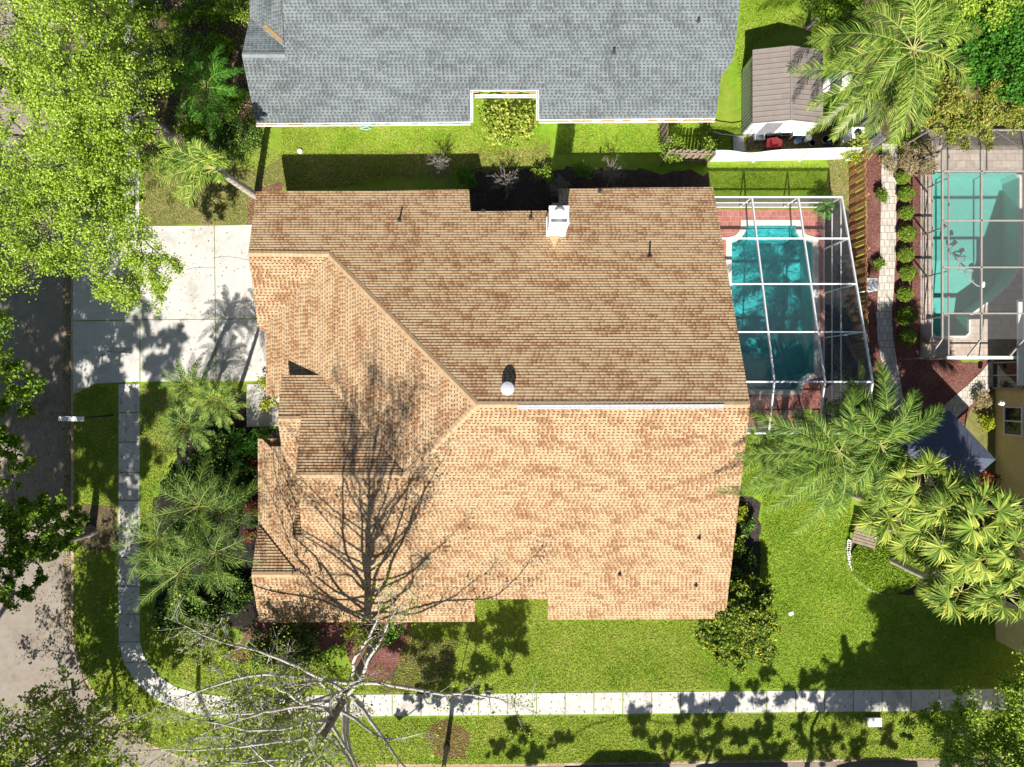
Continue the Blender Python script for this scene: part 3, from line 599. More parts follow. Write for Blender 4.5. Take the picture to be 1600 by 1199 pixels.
# ================================================================ HOUSES
def clip(poly, v0, keep_above):
    out = []; n = len(poly)
    for i in range(n):
        a, b = poly[i], poly[(i+1) % n]; fa = (a[1] >= v0) if keep_above else (a[1] <= v0); fb = (b[1] >= v0) if keep_above else (b[1] <= v0)
        if fa: out.append(a)
        if fa != fb: s = (v0 - a[1])/(b[1] - a[1]); out.append((a[0] + (b[0]-a[0])*s, v0))
    return out
def roof_plane(mr, me, plane, pts, thick=0.16, z0=2.7, ex=0.15, th=0.030):
    """courses of overlapping shingles on plane z=a+bx+cy inside the outline pts (3-D points on it); me collects the deck edge"""
    a, b, c = plane; g = math.hypot(b, c); e = Vector((b/g, c/g)); per = Vector((e.y, -e.x)); sn = g/math.sqrt(1+g*g); cs = 1/math.sqrt(1+g*g)
    nrm = Vector((-b, -c, 1)).normalized()
    to2 = lambda p: (p[0]*per.x + p[1]*per.y, (p[2] - z0)/sn)
    def to3(u, v, o=0.0):
        z = z0 + v*sn; he = (z - a)/g; return Vector((per.x*u + e.x*he, per.y*u + e.y*he, z)) + nrm*o
    P2 = [to2(p) for p in pts]
    for t in geometry.tessellate_polygon([[Vector((*p, 0)) for p in P2]]):
        tp = [P2[i] for i in t]
        if (tp[1][0]-tp[0][0])*(tp[2][1]-tp[0][1]) - (tp[1][1]-tp[0][1])*(tp[2][0]-tp[0][0]) < 0: tp = tp[::-1]
        vs = [p[1] for p in tp]; i0 = math.floor(min(vs)/ex); i1 = math.ceil(max(vs)/ex)
        flip = Vector(to3(1, 0) - to3(0, 0)).cross(to3(0, 1) - to3(0, 0)).dot(nrm) < 0
        for i in range(i0, i1):
            q = clip(clip(tp, i*ex, True), (i+1)*ex, False)
            if len(q) < 3: continue
            V = [to3(u, v, th*(1 - (v - i*ex)/ex) + 0.004) for u, v in q]; UV = [(u + 50, max(i*ex + 1e-4, min((i+1)*ex - 1e-4, v)) + 30) for u, v in q]
            mr.poly(V[::-1] if flip else V, UV[::-1] if flip else UV)
            for k in range(len(q)):
                A, B = q[k], q[(k+1) % len(q)]
                if abs(A[1] - i*ex) < 1e-6 and abs(B[1] - i*ex) < 1e-6 and abs(A[0]-B[0]) > 1e-4:
                    mr.poly([to3(A[0], A[1], -0.002), to3(B[0], B[1], -0.002), to3(B[0], B[1], th+0.004), to3(A[0], A[1], th+0.004)], [(A[0]+50, i*ex+30.11), (B[0]+50, i*ex+30.11), (B[0]+50, i*ex+30.12), (A[0]+50, i*ex+30.12)])
    n = len(pts); p3 = [Vector(p) for p in pts]
    lo = [p - Vector((0, 0, thick)) for p in p3]
    me.poly(lo[::-1]); me.poly([p - Vector((0, 0, 0.004)) for p in p3])
    for i in range(n): j = (i+1) % n; me.poly([lo[i], lo[j], p3[j], p3[i]])
def caps(m, parent, segs, w=0.30):
    for a, b in segs:
        mb = MB()
        a, b = Vector(a), Vector(b); n = max(1, int((b-a).length/0.22)); s = (b-a).cross(Vector((0, 0, 1))).normalized()*w/2; d = Vector((0, 0, -w*0.19)); lift = Vector((0, 0, 0.045))
        for i in range(n):
            p, q = a + (b-a)*i/n + lift, a + (b-a)*(i+1)/n + lift; l = Vector((0, 0, 0.014))
            for sg in (-1, 1):
                mb.poly([p + l, q, q + s*sg + d, p + s*sg + d + l][::sg] if sg > 0 else [p + l, p - s + d + l, q - s + d, q])
        mb.build('ridge_cap', m, parent)
def line_px(plane, *pts): return [PL(x, y, plane) for x, y in pts]
# ---- main house, tan shingles
mh = thing('house', P(770, 620, 0), 'large single storey house with tan brown shingle roof filling the middle', 'house')
mr, me, mc = MB(), MB(), MB()
pN = (2.7 + 0.419*10.05, 0, -0.419); pS = (2.7 + 0.408*12.2, 0, 0.408); pW = (2.7 + 0.413*12.71, 0.413, 0)
rg = PL(450, 396, pN); pG = (rg.z - 0.417*rg.y, 0, 0.417)
wr = PL(550, 742, pS); pWN = (wr.z + 0.41*wr.y, 0, -0.41)
pr = PL(450, 655, pWN); pPS = (pr.z - 0.41*pr.y, 0, 0.41)
pW2 = (2.7 + 0.41*13.12, 0.41, 0); y3 = P(410, 686, 2.7).y; pN3 = (2.7 + 0.41*y3, 0, -0.41)
r4 = PL(464, 841, pS); pN4 = (r4.z + 0.41*r4.y, 0, -0.41)
r5 = PL(430, 898, pS); pN5 = (r5.z + 0.41*r5.y, 0, -0.41)
R = lambda pl, *pts: roof_plane(mr, me, pl, line_px(pl, *pts))
R(pN, (401, 300), (733, 297), (735, 331), (857, 330), (873, 331), (873, 295), (1114, 293), (1172, 632), (745, 632), (515, 399), (388, 395.5))
R(pW, (416, 517), (405, 516), (515, 399), (745, 632), (634, 741), (470, 640), (438, 621), (416, 620))
R(pG, (388, 395.5), (515, 399), (520, 405), (407, 514), (403, 511))
R(pS, (745, 632), (1172, 632), (1133, 967), (856, 968), (856, 936), (742, 937), (742, 971), (405, 973), (393, 899), (465, 897), (455, 841), (473, 841), (462, 742), (634, 742))
R(pWN, (462, 742), (634, 742), (500, 586), (440, 586), (434, 655), (470, 655))
R(pPS, (434, 655), (471, 655), (463, 742), (452, 728), (441, 706))
R(pW2, (403.5, 685), (411, 687), (470, 748), (500, 800), (500, 900), (466, 900), (404, 820))
R(pN3, (404, 685.5), (446, 686), (446, 698), (423, 698), (411, 688.5))
R(pW2, (423, 698), (446, 698), (470, 748), (459, 738))
R(pN4, (455, 841), (474, 841), (474, 770), (468, 770))
R(pN5, (404, 820), (466, 898), (393, 898))
ex = lambda pl, a, b: (PL(*a, pl), PL(*b, pl))
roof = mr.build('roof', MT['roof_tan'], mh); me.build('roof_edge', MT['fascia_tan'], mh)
caps(MT['cap_tan'], roof, [ex(pN, (745, 632.5), (1171, 632.5)), ex(pN, (745, 632), (515, 399)), ex(pN, (515, 397.5), (389, 396)), ex(pS, (744, 634), (635, 742)), ex(pS, (634, 742.5), (463, 742.5)), ex(pWN, (435, 655), (470, 655)),
    ex(pN5, (394, 898), (465, 898)), ex(pN4, (456, 841), (473, 841))])
wl = MB(); fp = [(-12.6, 9.4), (-2.9, 9.4), (-2.9, 8.3), (2.1, 8.3), (2.1, 9.4), (9.8, 9.4), (10.3, -11.4), (2.6, -11.4), (2.6, -10.2), (-2.3, -10.2), (-2.3, -11.5), (-12.5, -11.8), (-12.5, -3.3), (-10.6, -3.2), (-10.6, -1.0), (-12.2, -1.0), (-12.2, 2.9), (-12.6, 3.1)]
wl.prism(fp, 0, 2.45); wl.prism([(-10.9, 0.0), (-6.5, 0.0), (-6.5, -4.3), (-10.0, -4.3), (-10.0, -1.7), (-10.9, -1.7)], 2.3, 3.75)
def gable(mb, x, ys_, zs, th=0.12): 
    for sx in (0,): 
        a = [(x, y, z) for y, z in zip(ys_, zs)]; b = [(x + th, y, z) for y, z in zip(ys_, zs)]; n = len(a)
        mb.poly(a); mb.poly(b[::-1])
        for i in range(n): j = (i+1) % n; mb.poly([a[i], b[i], b[j], a[j]])
zN = lambda y: pN[0] + pN[2]*y; zS = lambda y: pS[0] + pS[2]*y; zWN = lambda y: pWN[0] + pWN[2]*y; zG = lambda y: pG[0] + pG[2]*y
gable(wl, 10.05, [9.4, -0.94, -11.6], [2.4, zN(-0.94) - 0.2, 2.4]); gable(wl, -12.62, [9.4, rg.y, 3.1], [2.4, rg.z - 0.2, 2.4])
gable(wl, -10.0, [-0.1, wr.y, -11.0, -11.0, -0.1], [3.7, wr.z - 0.2, zS(-11.0) - 0.2, 2.4, 2.4]); gable(wl, -12.6, [-7.6, r5.y, -11.8], [2.4, r5.z - 0.25, 2.4])
wl.build('wall', MT['stucco'], mh)
# long white ridge skylight
mb = MB(); a, b = PL(809, 634, pS), PL(1130, 633, pS); a.z += 0.05; b.z += 0.05
for dy, dz, ww, hh in ((-0.02, 0, 0.11, 0.12), (-0.13, -0.05, 0.05, 0.08)): mb.bar(a + Vector((0, dy, dz)), b + Vector((0, dy, dz)), ww, hh)
mb.build('ridge_vent', MT['galv'], roof, bevel=0.01)
# chimney with recessed top and round flue cap
ch = MB(); x0, x1, y0, y1, zt = 1.73, 2.63, 7.38, 8.20, 6.5; w_ = 0.07
ch.box(((x0+x1)/2, (y0+y1)/2, 3.35), (x1-x0+0.06, y1-y0+0.06, 1.9))
ch.box(((x0+x1)/2, (y0+y1)/2, 5.0), (x1-x0, y1-y0, 2.6))
for c, d in ((((x0+x1)/2, y0+w_/2, zt-0.16), (x1-x0+0.04, w_, 0.34)), (((x0+x1)/2, y1-w_/2, zt-0.16), (x1-x0+0.04, w_, 0.34)), ((x0+w_/2, (y0+y1)/2, zt-0.16), (w_, y1-y0-2*w_, 0.34)), ((x1-w_/2, (y0+y1)/2, zt-0.16), (w_, y1-y0-2*w_, 0.34))): ch.box(c, d)
cho = ch.build('chimney', MT['white'], roof)
fl = MB(); fl.lathe(((x0+x1)/2, (y0+y1)/2 + 0.02, 6.28), [(0.16, 0), (0.16, 0.32), (0.24, 0.33), (0.25, 0.40), (0.20, 0.46), (0.05, 0.49), (0.001, 0.49)], 24); fl.build('flue_cap', MT['white_metal'], cho, True)
ck = MB(); zb = zN(7.38); A = Vector((x0 + 0.1, 7.34, zN(7.34)+0.28)); B = Vector((x1 - 0.25, 7.34, zN(7.34)+0.28)); C_ = Vector((2.1, 6.72, zN(6.72)+0.03)); lo = Vector((0, 0, -0.25))
ck.poly([A, C_, B]); ck.poly([A+lo, C_, A]); ck.poly([B, C_, B+lo]); ck.build('cricket', MT['cap_tan'], cho)
# white roof ventilator
v = PL(793, 607, pN); rv = MB(); rv.lathe(v, [(0.24, -0.1), (0.24, 0.22), (0.31, 0.23), (0.325, 0.30), (0.29, 0.36), (0.18, 0.40), (0.07, 0.42), (0.001, 0.425)], 28)
rvo = rv.build('roof_ventilator', MT['galv'], roof, True); fl = MB(); fl.bar(v + Vector((-0.35, -.35, 0.17)), v + Vector((-0.35, .35, -0.12)), 0.02); 
for x, y, pl, r, h in ((624, 345, pN, .045, .42), (829, 341, pN, .045, .40), (937, 300, pN, .05, .42), (1014.5, 402, pN, .05, .48), (968, 897, pS, .05, .22), (1087, 914, pS, .05, .22), (1092, 840, pS, .05, .22), (755, 330, pN, .04, .1)):
    p = PL(x, y, pl); q = MB(); q.lathe(p, [(0.13, -0.06), (0.10, 0.05), (r+0.01, 0.07), (r, 0.10), (r, h), (r*0.7, h), (r*0.7, h-0.06), (0.001, h-0.06)], 12); q.build('vent_pipe', MT['dark'], roof, True)
# garage door and front windows under the eaves
q = MB(); q.box((-12.65, 6.3, 1.1), (0.08, 4.9, 2.2)); q.build('garage_door', MT['white'], mh)
for y in (-5.5, -9.6): q = MB(); q.box((-12.53, y, 1.4), (0.06, 1.5, 1.2)); f = q.build('window', MT['glass'], mh); q = MB(); [q.box((-12.55, y + s*0.79, 1.4), (0.1, 0.08, 1.36)) for s in (-1, 1)]; [q.box((-12.55, y, 1.4 + s*0.64), (0.1, 1.5, 0.08)) for s in (-1, 1)]; q.build('frame', MT['white'], f)
for x in (-9, -5, 5, 8): q = MB(); q.box((x, -11.83 if x < 0 else -11.62, 1.4), (1.5, 0.06, 1.2)); q.build('window', MT['glass'], mh)
for x in (-8, 6): q = MB(); q.box((x, 9.42, 1.5), (1.2, 0.06, 1.0)); q.build('window', MT['glass'], mh)
# ---- northern neighbour, grey shingles
nh = thing('house', P(760, 60, 0), 'neighbouring house with blue grey shingle roof and white gutters along the top edge', 'house')
mr, me, mc = MB(), MB(), MB(); yS = P(760, 190, 2.7).y
gS = (2.7 - 0.40*yS, 0, 0.40); gN = (gS[0] + 0.8*(yS + 10.5), 0, -0.40); rdg = PL(412, 86, gS); gN1 = (rdg.z + 0.4*rdg.y, 0, -0.4)
gW = None
R2 = lambda pl, pts: roof_plane(mr, me, pl, pts)
S3 = lambda x, y: PL(x, y, gS)
top = yS + 10.5
wsl = PL(438, 0, gS)
R2(gS, [S3(400, 193), S3(735, 190.5), S3(735, 141), S3(842, 141), S3(842, 187), S3(1118, 185), S3(1127, 117), S3(1137, 106), S3(1146, 92), S3(1150, 60), Vector((11.15, top, gS[0] + 0.4*top)), Vector((-9.9, top, gS[0] + 0.4*top)), S3(441, 0), S3(446, 86), S3(378, 86)])
R2(gN, [Vector((11.15, top, gS[0] + 0.4*top)), Vector((11.15, top + 10.4, 2.72)), Vector((-13.5, top + 10.4, 2.72)), Vector((-9.9, top, gS[0] + 0.4*top))])
# small front wing: west slope meets its north slope
z1 = PL(378, 86, gS); xw = P(383, 30, 2.9).x; gW1 = (2.85 - 0.40*xw, 0.40, 0)
R2(gN1, [PL(378, 86, gN1), PL(447, 86, gN1), PL(443, 66, gN1), PL(391, 27, gN1)])
R2(gW1, [PL(390, 26, gW1), PL(444, 72, gW1), PL(440, 0, gW1), PL(455, -200, gW1), PL(392, -200, gW1)])
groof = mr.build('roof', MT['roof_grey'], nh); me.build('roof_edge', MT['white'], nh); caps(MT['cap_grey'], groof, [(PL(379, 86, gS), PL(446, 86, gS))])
q = MB(); a, b = PL(414, 41, gW1), PL(440, 64, gW1); a.z += 0.06; b.z += 0.06; q.bar(a, b, 0.16, 0.03); q.build('valley_flashing', MT['gold'], groof)
gt = MB(); gl_ = [S3(400, 193), S3(735, 190.5), S3(735, 141), S3(842, 141), S3(842, 187), S3(1118, 185)]
for i in range(5):
    a, b = gl_[i].copy(), gl_[i+1].copy(); a.z = b.z = 2.62 if i in (0, 4) else 2.66; 
    if i in (1, 3): a.z, b.z = gl_[i].z - 0.06, gl_[i+1].z - 0.06
    t_ = (b-a).normalized(); o_ = Vector((t_.y, -t_.x, 0)).normalized()*0.06
    for d in (0, 1): gt.bar(a + o_*(0.1 + d*2.0), b + o_*(0.1 + d*2.0), 0.02, 0.11)
    gt.bar(a + o_*1.1 - Vector((0, 0, 0.05)), b + o_*1.1 - Vector((0, 0, 0.05)), 0.12, 0.015)
    L_ = (b-a).length
    for k in range(int(L_/1.15)): p = a + t_*(0.5 + k*1.15); gt.bar(p + o_*0.1 + Vector((0, 0, .04)), p + o_*2.1 + Vector((0, 0, .04)), 0.05, 0.012)
gto = gt.build('gutter', MT['white_metal'], nh)
gd = MB()
for i in range(5):
    a, b = gl_[i].copy(), gl_[i+1].copy(); L_ = (b-a).length; t_ = (b-a).normalized(); o_ = Vector((t_.y, -t_.x, 0)).normalized()*0.065; s0 = 0.0
    while s0 < L_ - .5:
        s1 = s0 + RNG.uniform(.15, 1.1); z_ = Vector((0, 0, -.075)); gd.bar(a + t_*s0 + o_ + z_, a + t_*min(s1, L_) + o_ + z_, 0.09, 0.03); s0 = s1 + RNG.uniform(.05, 1.2)
gd.build('leaf_debris', MT['gold'], gto)['kind'] = 'stuff'
q = MB(); q.prism([(-12.9, 14.55), (-2.9, 14.55), (-2.9, 16.5), (1.7, 16.5), (1.7, 14.55), (10.0, 14.55), (10.6, 33), (-12.9, 33)], 0, 2.5); q.build('wall', MT['white'], nh)
for x in (-10, -5.5, 4, 7.5): q = MB(); q.box((x, 14.53, 1.5), (1.3, 0.06, 1.1)); q.build('window', MT['glass'], nh)
for x, y, h in ((959, 82, .3), (1091, 33, .22)): p = PL(x, y, gS); q = MB(); q.lathe(p, [(0.12, -.05), (0.09, .04), (0.06, .06), (0.06, h), (0.001, h)], 12); q.build('vent_pipe', MT['dark'], groof, True)
# ---- eastern neighbour: yellow two storey house
eh = thing('house', P(1640, 800, 0), 'yellow stucco two storey house with dark windows cut by the right picture edge', 'house')
xe = P(1555, 700).x; yT = P(0, 608).y; yB = P(0, 1000).y; zt = 5.0
q = MB(); q.prism([(xe, yB), (xe + 12, yB), (xe + 12, yT), (xe, yT)], 0, zt)
xb = P(1592, 700).x; q.prism([(xb, yT + 0.002), (xe + 12, yT + 0.002), (xe + 12, P(0, 478).y), (xb, P(0, 478).y)], 0, zt - 0.002); q.build('wall', MT['yellow_stucco'], eh)
for (ya, yb_, za, zb_) in ((636, 679, 0.8, 2.1), (778, 816, 0.95, 2.2), (900, 940, 0.9, 2.1)):
    a = P(0, ya*1.0, 0.9).y; b = P(0, yb_, 0.9).y; q = MB(); q.box((xe - 0.02, (a+b)/2, (za+zb_)/2), (0.06, a-b, zb_-za)); wn = q.build('window', MT['glass'], eh)
    q = MB()
    for yy in (a, b, (a+b)/2): q.box((xe - 0.06, yy, (za+zb_)/2), (0.08, 0.07, zb_-za+0.1))
    for zz in (za, zb_): q.box((xe - 0.06, (a+b)/2, zz), (0.09, a-b+0.12, 0.07))
    q.build('frame', MT['white_metal'], wn)
q = MB(); q.prism([(xe - 1.1, yB - 0.5), (xe + 13, yB - 0.5), (xe + 13, P(0, 474).y), (P(1563, 0).x, P(0, 474).y), (P(1519, 0).x, yT), (xe - 1.1, yT - .3)], zt, zt + 0.18)
q.build('eave', MT['white'], eh)
rf = MB(); A = [(xe - 1.1, yB - 0.5, zt+.18), (xe + 13, yB - 0.5, zt+.18), (xe + 13, yT + 0.5, zt+.18), (xe - 1.1, yT - 0.3, zt+.18)]; B = [(xe + 5, yB + 5, zt + 2.6), (xe + 5, yT - 4, zt + 2.6)]
rf.poly([A[0], A[1], (xe+7, yB+5, zt+2.6), B[0]]); rf.poly([A[1], A[2], (xe+7, yT-4, zt+2.6), (xe+7, yB+5, zt+2.6)]); rf.poly([A[2], A[3], B[1], (xe+7, yT-4, zt+2.6)]); rf.poly([A[3], A[0], B[0], B[1]]); rf.poly([B[0], (xe+7, yB+5, zt+2.6), (xe+7, yT-4, zt+2.6), B[1]]); rf.build('roof', MT['cap_grey'], eh)
q = MB(); q.box((P(1590, 0, 2.6).x + .45, P(0, 540).y, 2.6), (0.9, P(0, 480).y - P(0, 605).y, 0.12)); q.build('awning', MT['white'], eh)
q = MB(); a = P(1552, 588, 0.0); q.box((xe - 0.12, P(0, 587).y, 1.1), (0.1, 1.3, 2.1)); dr = q.build('door', MT['glass'], eh)
q = MB(); [q.box((xe - 0.14, P(0, 587).y + d, 1.1), (0.12, 0.07, 2.2)) for d in (-0.7, 0, 0.7)]; [q.box((xe - 0.14, P(0, 587).y, z_), (0.13, 1.47, 0.08)) for z_ in (0.05, 2.2)]; q.build('frame', MT['bronze'], dr)
q = MB(); q.lathe(P(1562, 630, 1.9), [(0.02, 0), (0.12, 0.02), (0.14, 0.2), (0.05, 0.3), (0.001, 0.3)], 12); q.build('wall_lamp', MT['white'], eh, True)
# ---- garden shed
sh = thing('garden_shed', P(1232, 160), 'white sided garden shed with brown ribbed metal roof beside white fence', 'shed')
ze = 2.0; xa, xb2 = P(1176, 0, ze).x, P(1286, 0, ze).x; ya, yb2 = P(0, 79, ze).y, P(0, 193, ze).y; xm = (xa+xb2)/2; zr = 2.45
q = MB(); q.prism([(xa + .12, yb2 + .1), (xb2 - .12, yb2 + .1), (xb2 - .12, ya - .1), (xa + .12, ya - .1)], 0, ze)
for yy in (yb2 + .1, ya - .18): q.poly([(xa+.12, yy, ze), (xb2-.12, yy, ze), (xm, yy, zr-0.03)])
sw = q.build('wall', MT['white'], sh); q = MB(); n_ = 17
for i in range(n_): yy = yb2 + .2 + (ya - yb2 - .4)*i/n_; q.box((xa + .09, yy, ze/2), (0.06, 0.10, ze))
q.build('siding_rib', MT['grey_metal'], sw)
q = MB()
for x_a, x_b, sgn in ((xa, xm, 1), (xb2, xm, -1)):
    p = [(x_a, yb2, ze), (x_b, yb2, zr), (x_b, ya, zr), (x_a, ya, ze)]; q.poly(p if sgn > 0 else p[::-1]); q.poly([(x, y, z-.04) for x, y, z in (p[::-1] if sgn > 0 else p)])
    for i in range(15): yy = yb2 + (ya - yb2)*i/14; q.bar((x_a, yy, ze + .015), (x_b, yy, zr + .015), 0.04, 0.03)
q.bar((xm, yb2, zr+.03), (xm, ya, zr+.03), 0.10, 0.02); q.build('roof', MT['shedroof'], sh)
q = MB(); q.box((xm - .6, yb2 + .085, 0.95), (0.9, 0.04, 1.8)); q.build('door', MT['grey_metal'], sh)
# ================================================================ POOL CAGES, FENCES, YARD THINGS
cg = thing('pool_cage', P(1287, 325), 'white framed screen cage over the brick deck pool', 'pool cage')
X1 = 17.35; YN, YR, YE = 9.81, 0.08, -2.45
zc = lambda y: 2.07 + (5.15 - 2.07)*(YN - y)/(YN - YR) if y >= YR else 5.15 + (4.4 - 5.15)*(YR - y)/(YR - YE)
xh = lambda y: 10.45 + (YN - y)*0.035                       # the house side
ycs = [YN] + [PL(1330, y, (2.07 + (5.15-2.07)*YN/(YN-YR), 0, -(5.15-2.07)/(YN-YR))).y for y in (373, 444, 519)] + [YR, YE]
q = MB(); bw = 0.068
for y in ycs: q.bar((xh(y), y, zc(y)), (X1, y, zc(y)), bw*(1.25 if y in (YR,) else 1), 0.12)
for x in (12.62, 15.06, X1):
    q.bar((x, YN, zc(YN)), (x, YR, zc(YR)), bw, 0.12); q.bar((x, YR, zc(YR)), (x, YE, zc(YE)), bw, 0.12)
q.build('roof_frame', MT['white_metal'], cg)
q = MB()
for y in ycs: q.bar((X1, y, 0), (X1, y, zc(y)), bw)
for z in (1.0, 2.0): q.bar((X1, YN, z), (X1, YE, z), 0.055)
q.bar((X1, YN, .05), (X1, YE, .05), bw)
for x in (12.62, 15.06): q.bar((x, YN, 0), (x, YN, zc(YN)), bw)
for z in (.05, 1.0): q.bar((10.6, YN, z), (X1, YN, z), 0.055)
for x in (11.4, 12.62, 15.06): q.bar((x, YE, 0), (x, YE, zc(YE)), bw)
for z in (.05, 1.0, 2.1): q.bar((11.0, YE, z), (X1, YE, z), 0.055)
q.build('wall_frame', MT['white_metal'], cg)
q = MB(); e_ = 0.02
q.poly([(xh(YN), YN, zc(YN)+e_), (X1, YN, zc(YN)+e_), (X1, YR, zc(YR)+e_), (xh(YR), YR, zc(YR)+e_)]); q.poly([(xh(YR), YR, zc(YR)+e_), (X1, YR, zc(YR)+e_), (X1, YE, zc(YE)+e_), (xh(YE), YE, zc(YE)+e_)]); q.build('roof_screen', MT['screen_roof'], cg)
q = MB(); q.poly([(xh(YN), YN, 0), (X1, YN, 0), (X1, YN, zc(YN)), (xh(YN), YN, zc(YN))]); q.poly([(X1, YN, 0), (X1, YR, 0), (X1, YR, zc(YR)), (X1, YN, zc(YN))]); q.poly([(X1, YR, 0), (X1, YE, 0), (X1, YE, zc(YE)), (X1, YR, zc(YR))])
q.poly([(11.0, YE, 0), (X1, YE, 0), (X1, YE, zc(YE)), (11.0, YE, zc(YE))]); q.build('wall_screen', MT['screen_wall'], cg)
q = MB(); q.box(((10.6+X1)/2, YN + 0.12, 0.05), (X1 - 10.6 + .3, 0.22, 0.14)); prop(q.build('cage_footing', MT['coping']), 'thin pale concrete footing along the north side of the white cage', 'footing')
# second cage (bronze)
c2 = thing('pool_cage', P(1440, 560), 'bronze framed screen cage over the aqua pool of the eastern neighbour', 'pool cage')
q = MB(); zz = 3.4; zl = 2.3
xA0 = P(1438, 0).x; xA = P(1472, 0, zz).x; xB = P(1533, 0, zz).x; xC = P(1600, 0, zz).x; xD = P(1680, 0, zz).x; yb0 = P(0, 559, 2.4).y; yt0 = P(0, 203, 2.4).y
yr = [P(0, y, zz).y for y in (268, 345, 418, 490)]
yb1 = yb0
for x in (xA, xB, xC, xD): q.bar((x, yt0 - 1.4, zz), (x, yb1 + .9, zz), 0.08, .1); q.bar((x, yb1 + .9, zz), (x, yb1, zl), 0.07, .08)
for y in yr: q.bar((xA, y, zz), (xD, y, zz), 0.07, .1); q.bar((xA, y, zz), (xA0 + .1, y, zl), 0.06)
for x in (xB, xC, xD): q.bar((x, yt0 - 1.4, zz), (x - 0.7, yt0, zl), 0.06); q.bar((x, yt0-1.4, zz), (x + .7, yt0, zl), 0.06)
q.bar((xA, yt0-1.4, zz), (xA0+.1, yt0, zl), 0.06)
q.bar((xA0 + .1, yt0, zl), (xD, yt0, zl), 0.08); q.bar((xA0 + .1, yb1, zl), (xD, yb1, zl), 0.10, .12); q.bar((xA0 + .1, yb1, zl), (xA0 + .1, yt0, zl), 0.06)
q.build('roof_frame', MT['bronze'], c2)
q = MB()
for y in [yb1, yt0] + yr: q.bar((xA0 + .1, y, 0), (xA0 + .1, y, zl), 0.06)
for x in (xA, xB, xC, xD): q.bar((x, yb1, 0), (x, yb1, zl), 0.06); q.bar((x, yt0, 0), (x, yt0, zl), 0.06)
for z in (0.05, 0.9): q.bar((xA0 + .1, yb1, z), (xA0 + .1, yt0, z), 0.05); q.bar((xA0+.1, yb1, z), (xD, yb1, z), 0.05)
q.build('wall_frame', MT['bronze'], c2)
q = MB(); q.poly([(xA, yb1+.9, zz+.01), (xD, yb1+.9, zz+.01), (xD, yt0-1.4, zz+.01), (xA, yt0-1.4, zz+.01)]); q.build('roof_screen', MT['screen_dense'], c2)
q = MB(); q.poly([(xA, yt0-1.4, zz), (xD, yt0-1.4, zz), (xD, yt0, zl), (xA0+.1, yt0, zl)]); q.poly([(xA0+.1, yt0, 0), (xD, yt0, 0), (xD, yt0, zl), (xA0+.1, yt0, zl)]); q.build('wall_screen', MT['screen_wall'], c2)
q = MB(); q.box(((xA0+xD)/2, yb1, 2.33), (xD - xA0, 0.16, 0.1)); q.build('gutter', MT['white_metal'], c2)
# pool cleaner hose in the aqua pool
pc = thing('pool_cleaner', P(1510, 410), 'curled pale hose pool cleaner lying in the aqua pool', 'pool cleaner')
pts = [(1491, 382), (1487, 388), (1486, 396), (1492, 399), (1500, 402), (1507, 400), (1506, 408), (1497, 410), (1496, 403), (1500, 414), (1498, 422), (1505, 424), (1512, 421), (1520, 423), (1516, 428), (1508, 425), (1512, 434), (1519, 440), (1526, 446), (1533, 448)]
wpt = [P(x, y, -0.10) for x, y in pts]; sm = []
for i in range(len(wpt)-1):
    a = wpt[max(i-1, 0)]; b, c = wpt[i], wpt[i+1]; d = wpt[min(i+2, len(wpt)-1)]
    for k in range(5): s = k/5; sm.append(0.5*((2*b) + (c-a)*s + (2*a-5*b+4*c-d)*s*s + (3*b-a-3*c+d)*s**3))
q = MB(); q.tube(sm, 0.035, 6); q.build('hose', MT['grey_metal'], pc, True)
q = MB(); q.box(P(1491, 380, -.1), (0.28, 0.2, 0.12), 0.7); q.box(P(1503, 391, -.1), (0.22, 0.22, 0.1), 0.3); q.build('float_head', MT['dark'], pc)
q = MB(); q.lathe(P(1535, 445, -.16), [(0.16, 0), (0.18, .05), (0.14, .11), (0.001, .12)], 14); q.build('skimmer_lid', MT['white'], pc, True)
# fences
def picket(name, a, b, h, m, label, pw=0.14, gap=0.0, railm=None, tilt=None, grp=None, hf=None, side=1):
    t = thing(name, a, label, 'fence', grp); a, b = Vector(a), Vector(b); L = (b-a).length; d = (b-a)/L; nrm = Vector((-d.y, d.x, 0)); n = int(L/(pw+gap)); q = MB(); rz = math.atan2(d.y, d.x)
    for i in range(n):
        s = (i+.5)/n; c = a + d*L*s; hh = (hf(s) if hf else h)*RNG.uniform(.985, 1.015); o = nrm*((0.06 if gap else 0.012) if i % 2 else 0)*side
        q.box((c.x + o.x, c.y + o.y, hh/2), (L/n - gap if gap else L/n*0.97, 0.022, hh), rz + RNG.normal()*0.01)
    q.build('boards', m, t); q = MB()
    for z in (0.35, h*0.82): q.bar(a + Vector((0, 0, z)) - nrm*.05*side, b + Vector((0, 0, z)) - nrm*.05*side, 0.04, 0.09)
    q.build('rail', railm or m, t); k = max(2, int(L/2.4)+1)
    for i in range(k): c = a + (b-a)*i/(k-1) - nrm*.12*side; q = MB(); q.box((c.x, c.y, h*.49), (.1, .1, h*.98), rz); q.build('post', railm or m, t)
    return t
picket('wooden_fence', P(1327, 236), P(1331, 560), 1.8, MT['wood'], 'orange brown wooden board fence running between white cage and garden path', 0.20, 0.05, side=-1)
picket('wooden_fence', P(1031, 178), P(1033, 237), 1.8, MT['greywood'], 'short weathered wooden fence from grey roofed house towards the vine covered fence', 0.15, 0.04, side=-1)
vf = picket('wooden_fence', P(1033, 252), P(1103, 254), 1.8, MT['greywood'], 'weathered wooden fence overgrown with green vines left of white fence', 0.15, 0.04)
picket('wooden_fence', P(1352, 236), P(1330, 130), 1.8, MT['greyfence'], 'grey board fence behind the queen palms beside the shed', 0.15, 0.03)
wf = thing('vinyl_fence', P(1105, 252), 'white solid panel fence with wavy top standing behind the shed', 'fence')
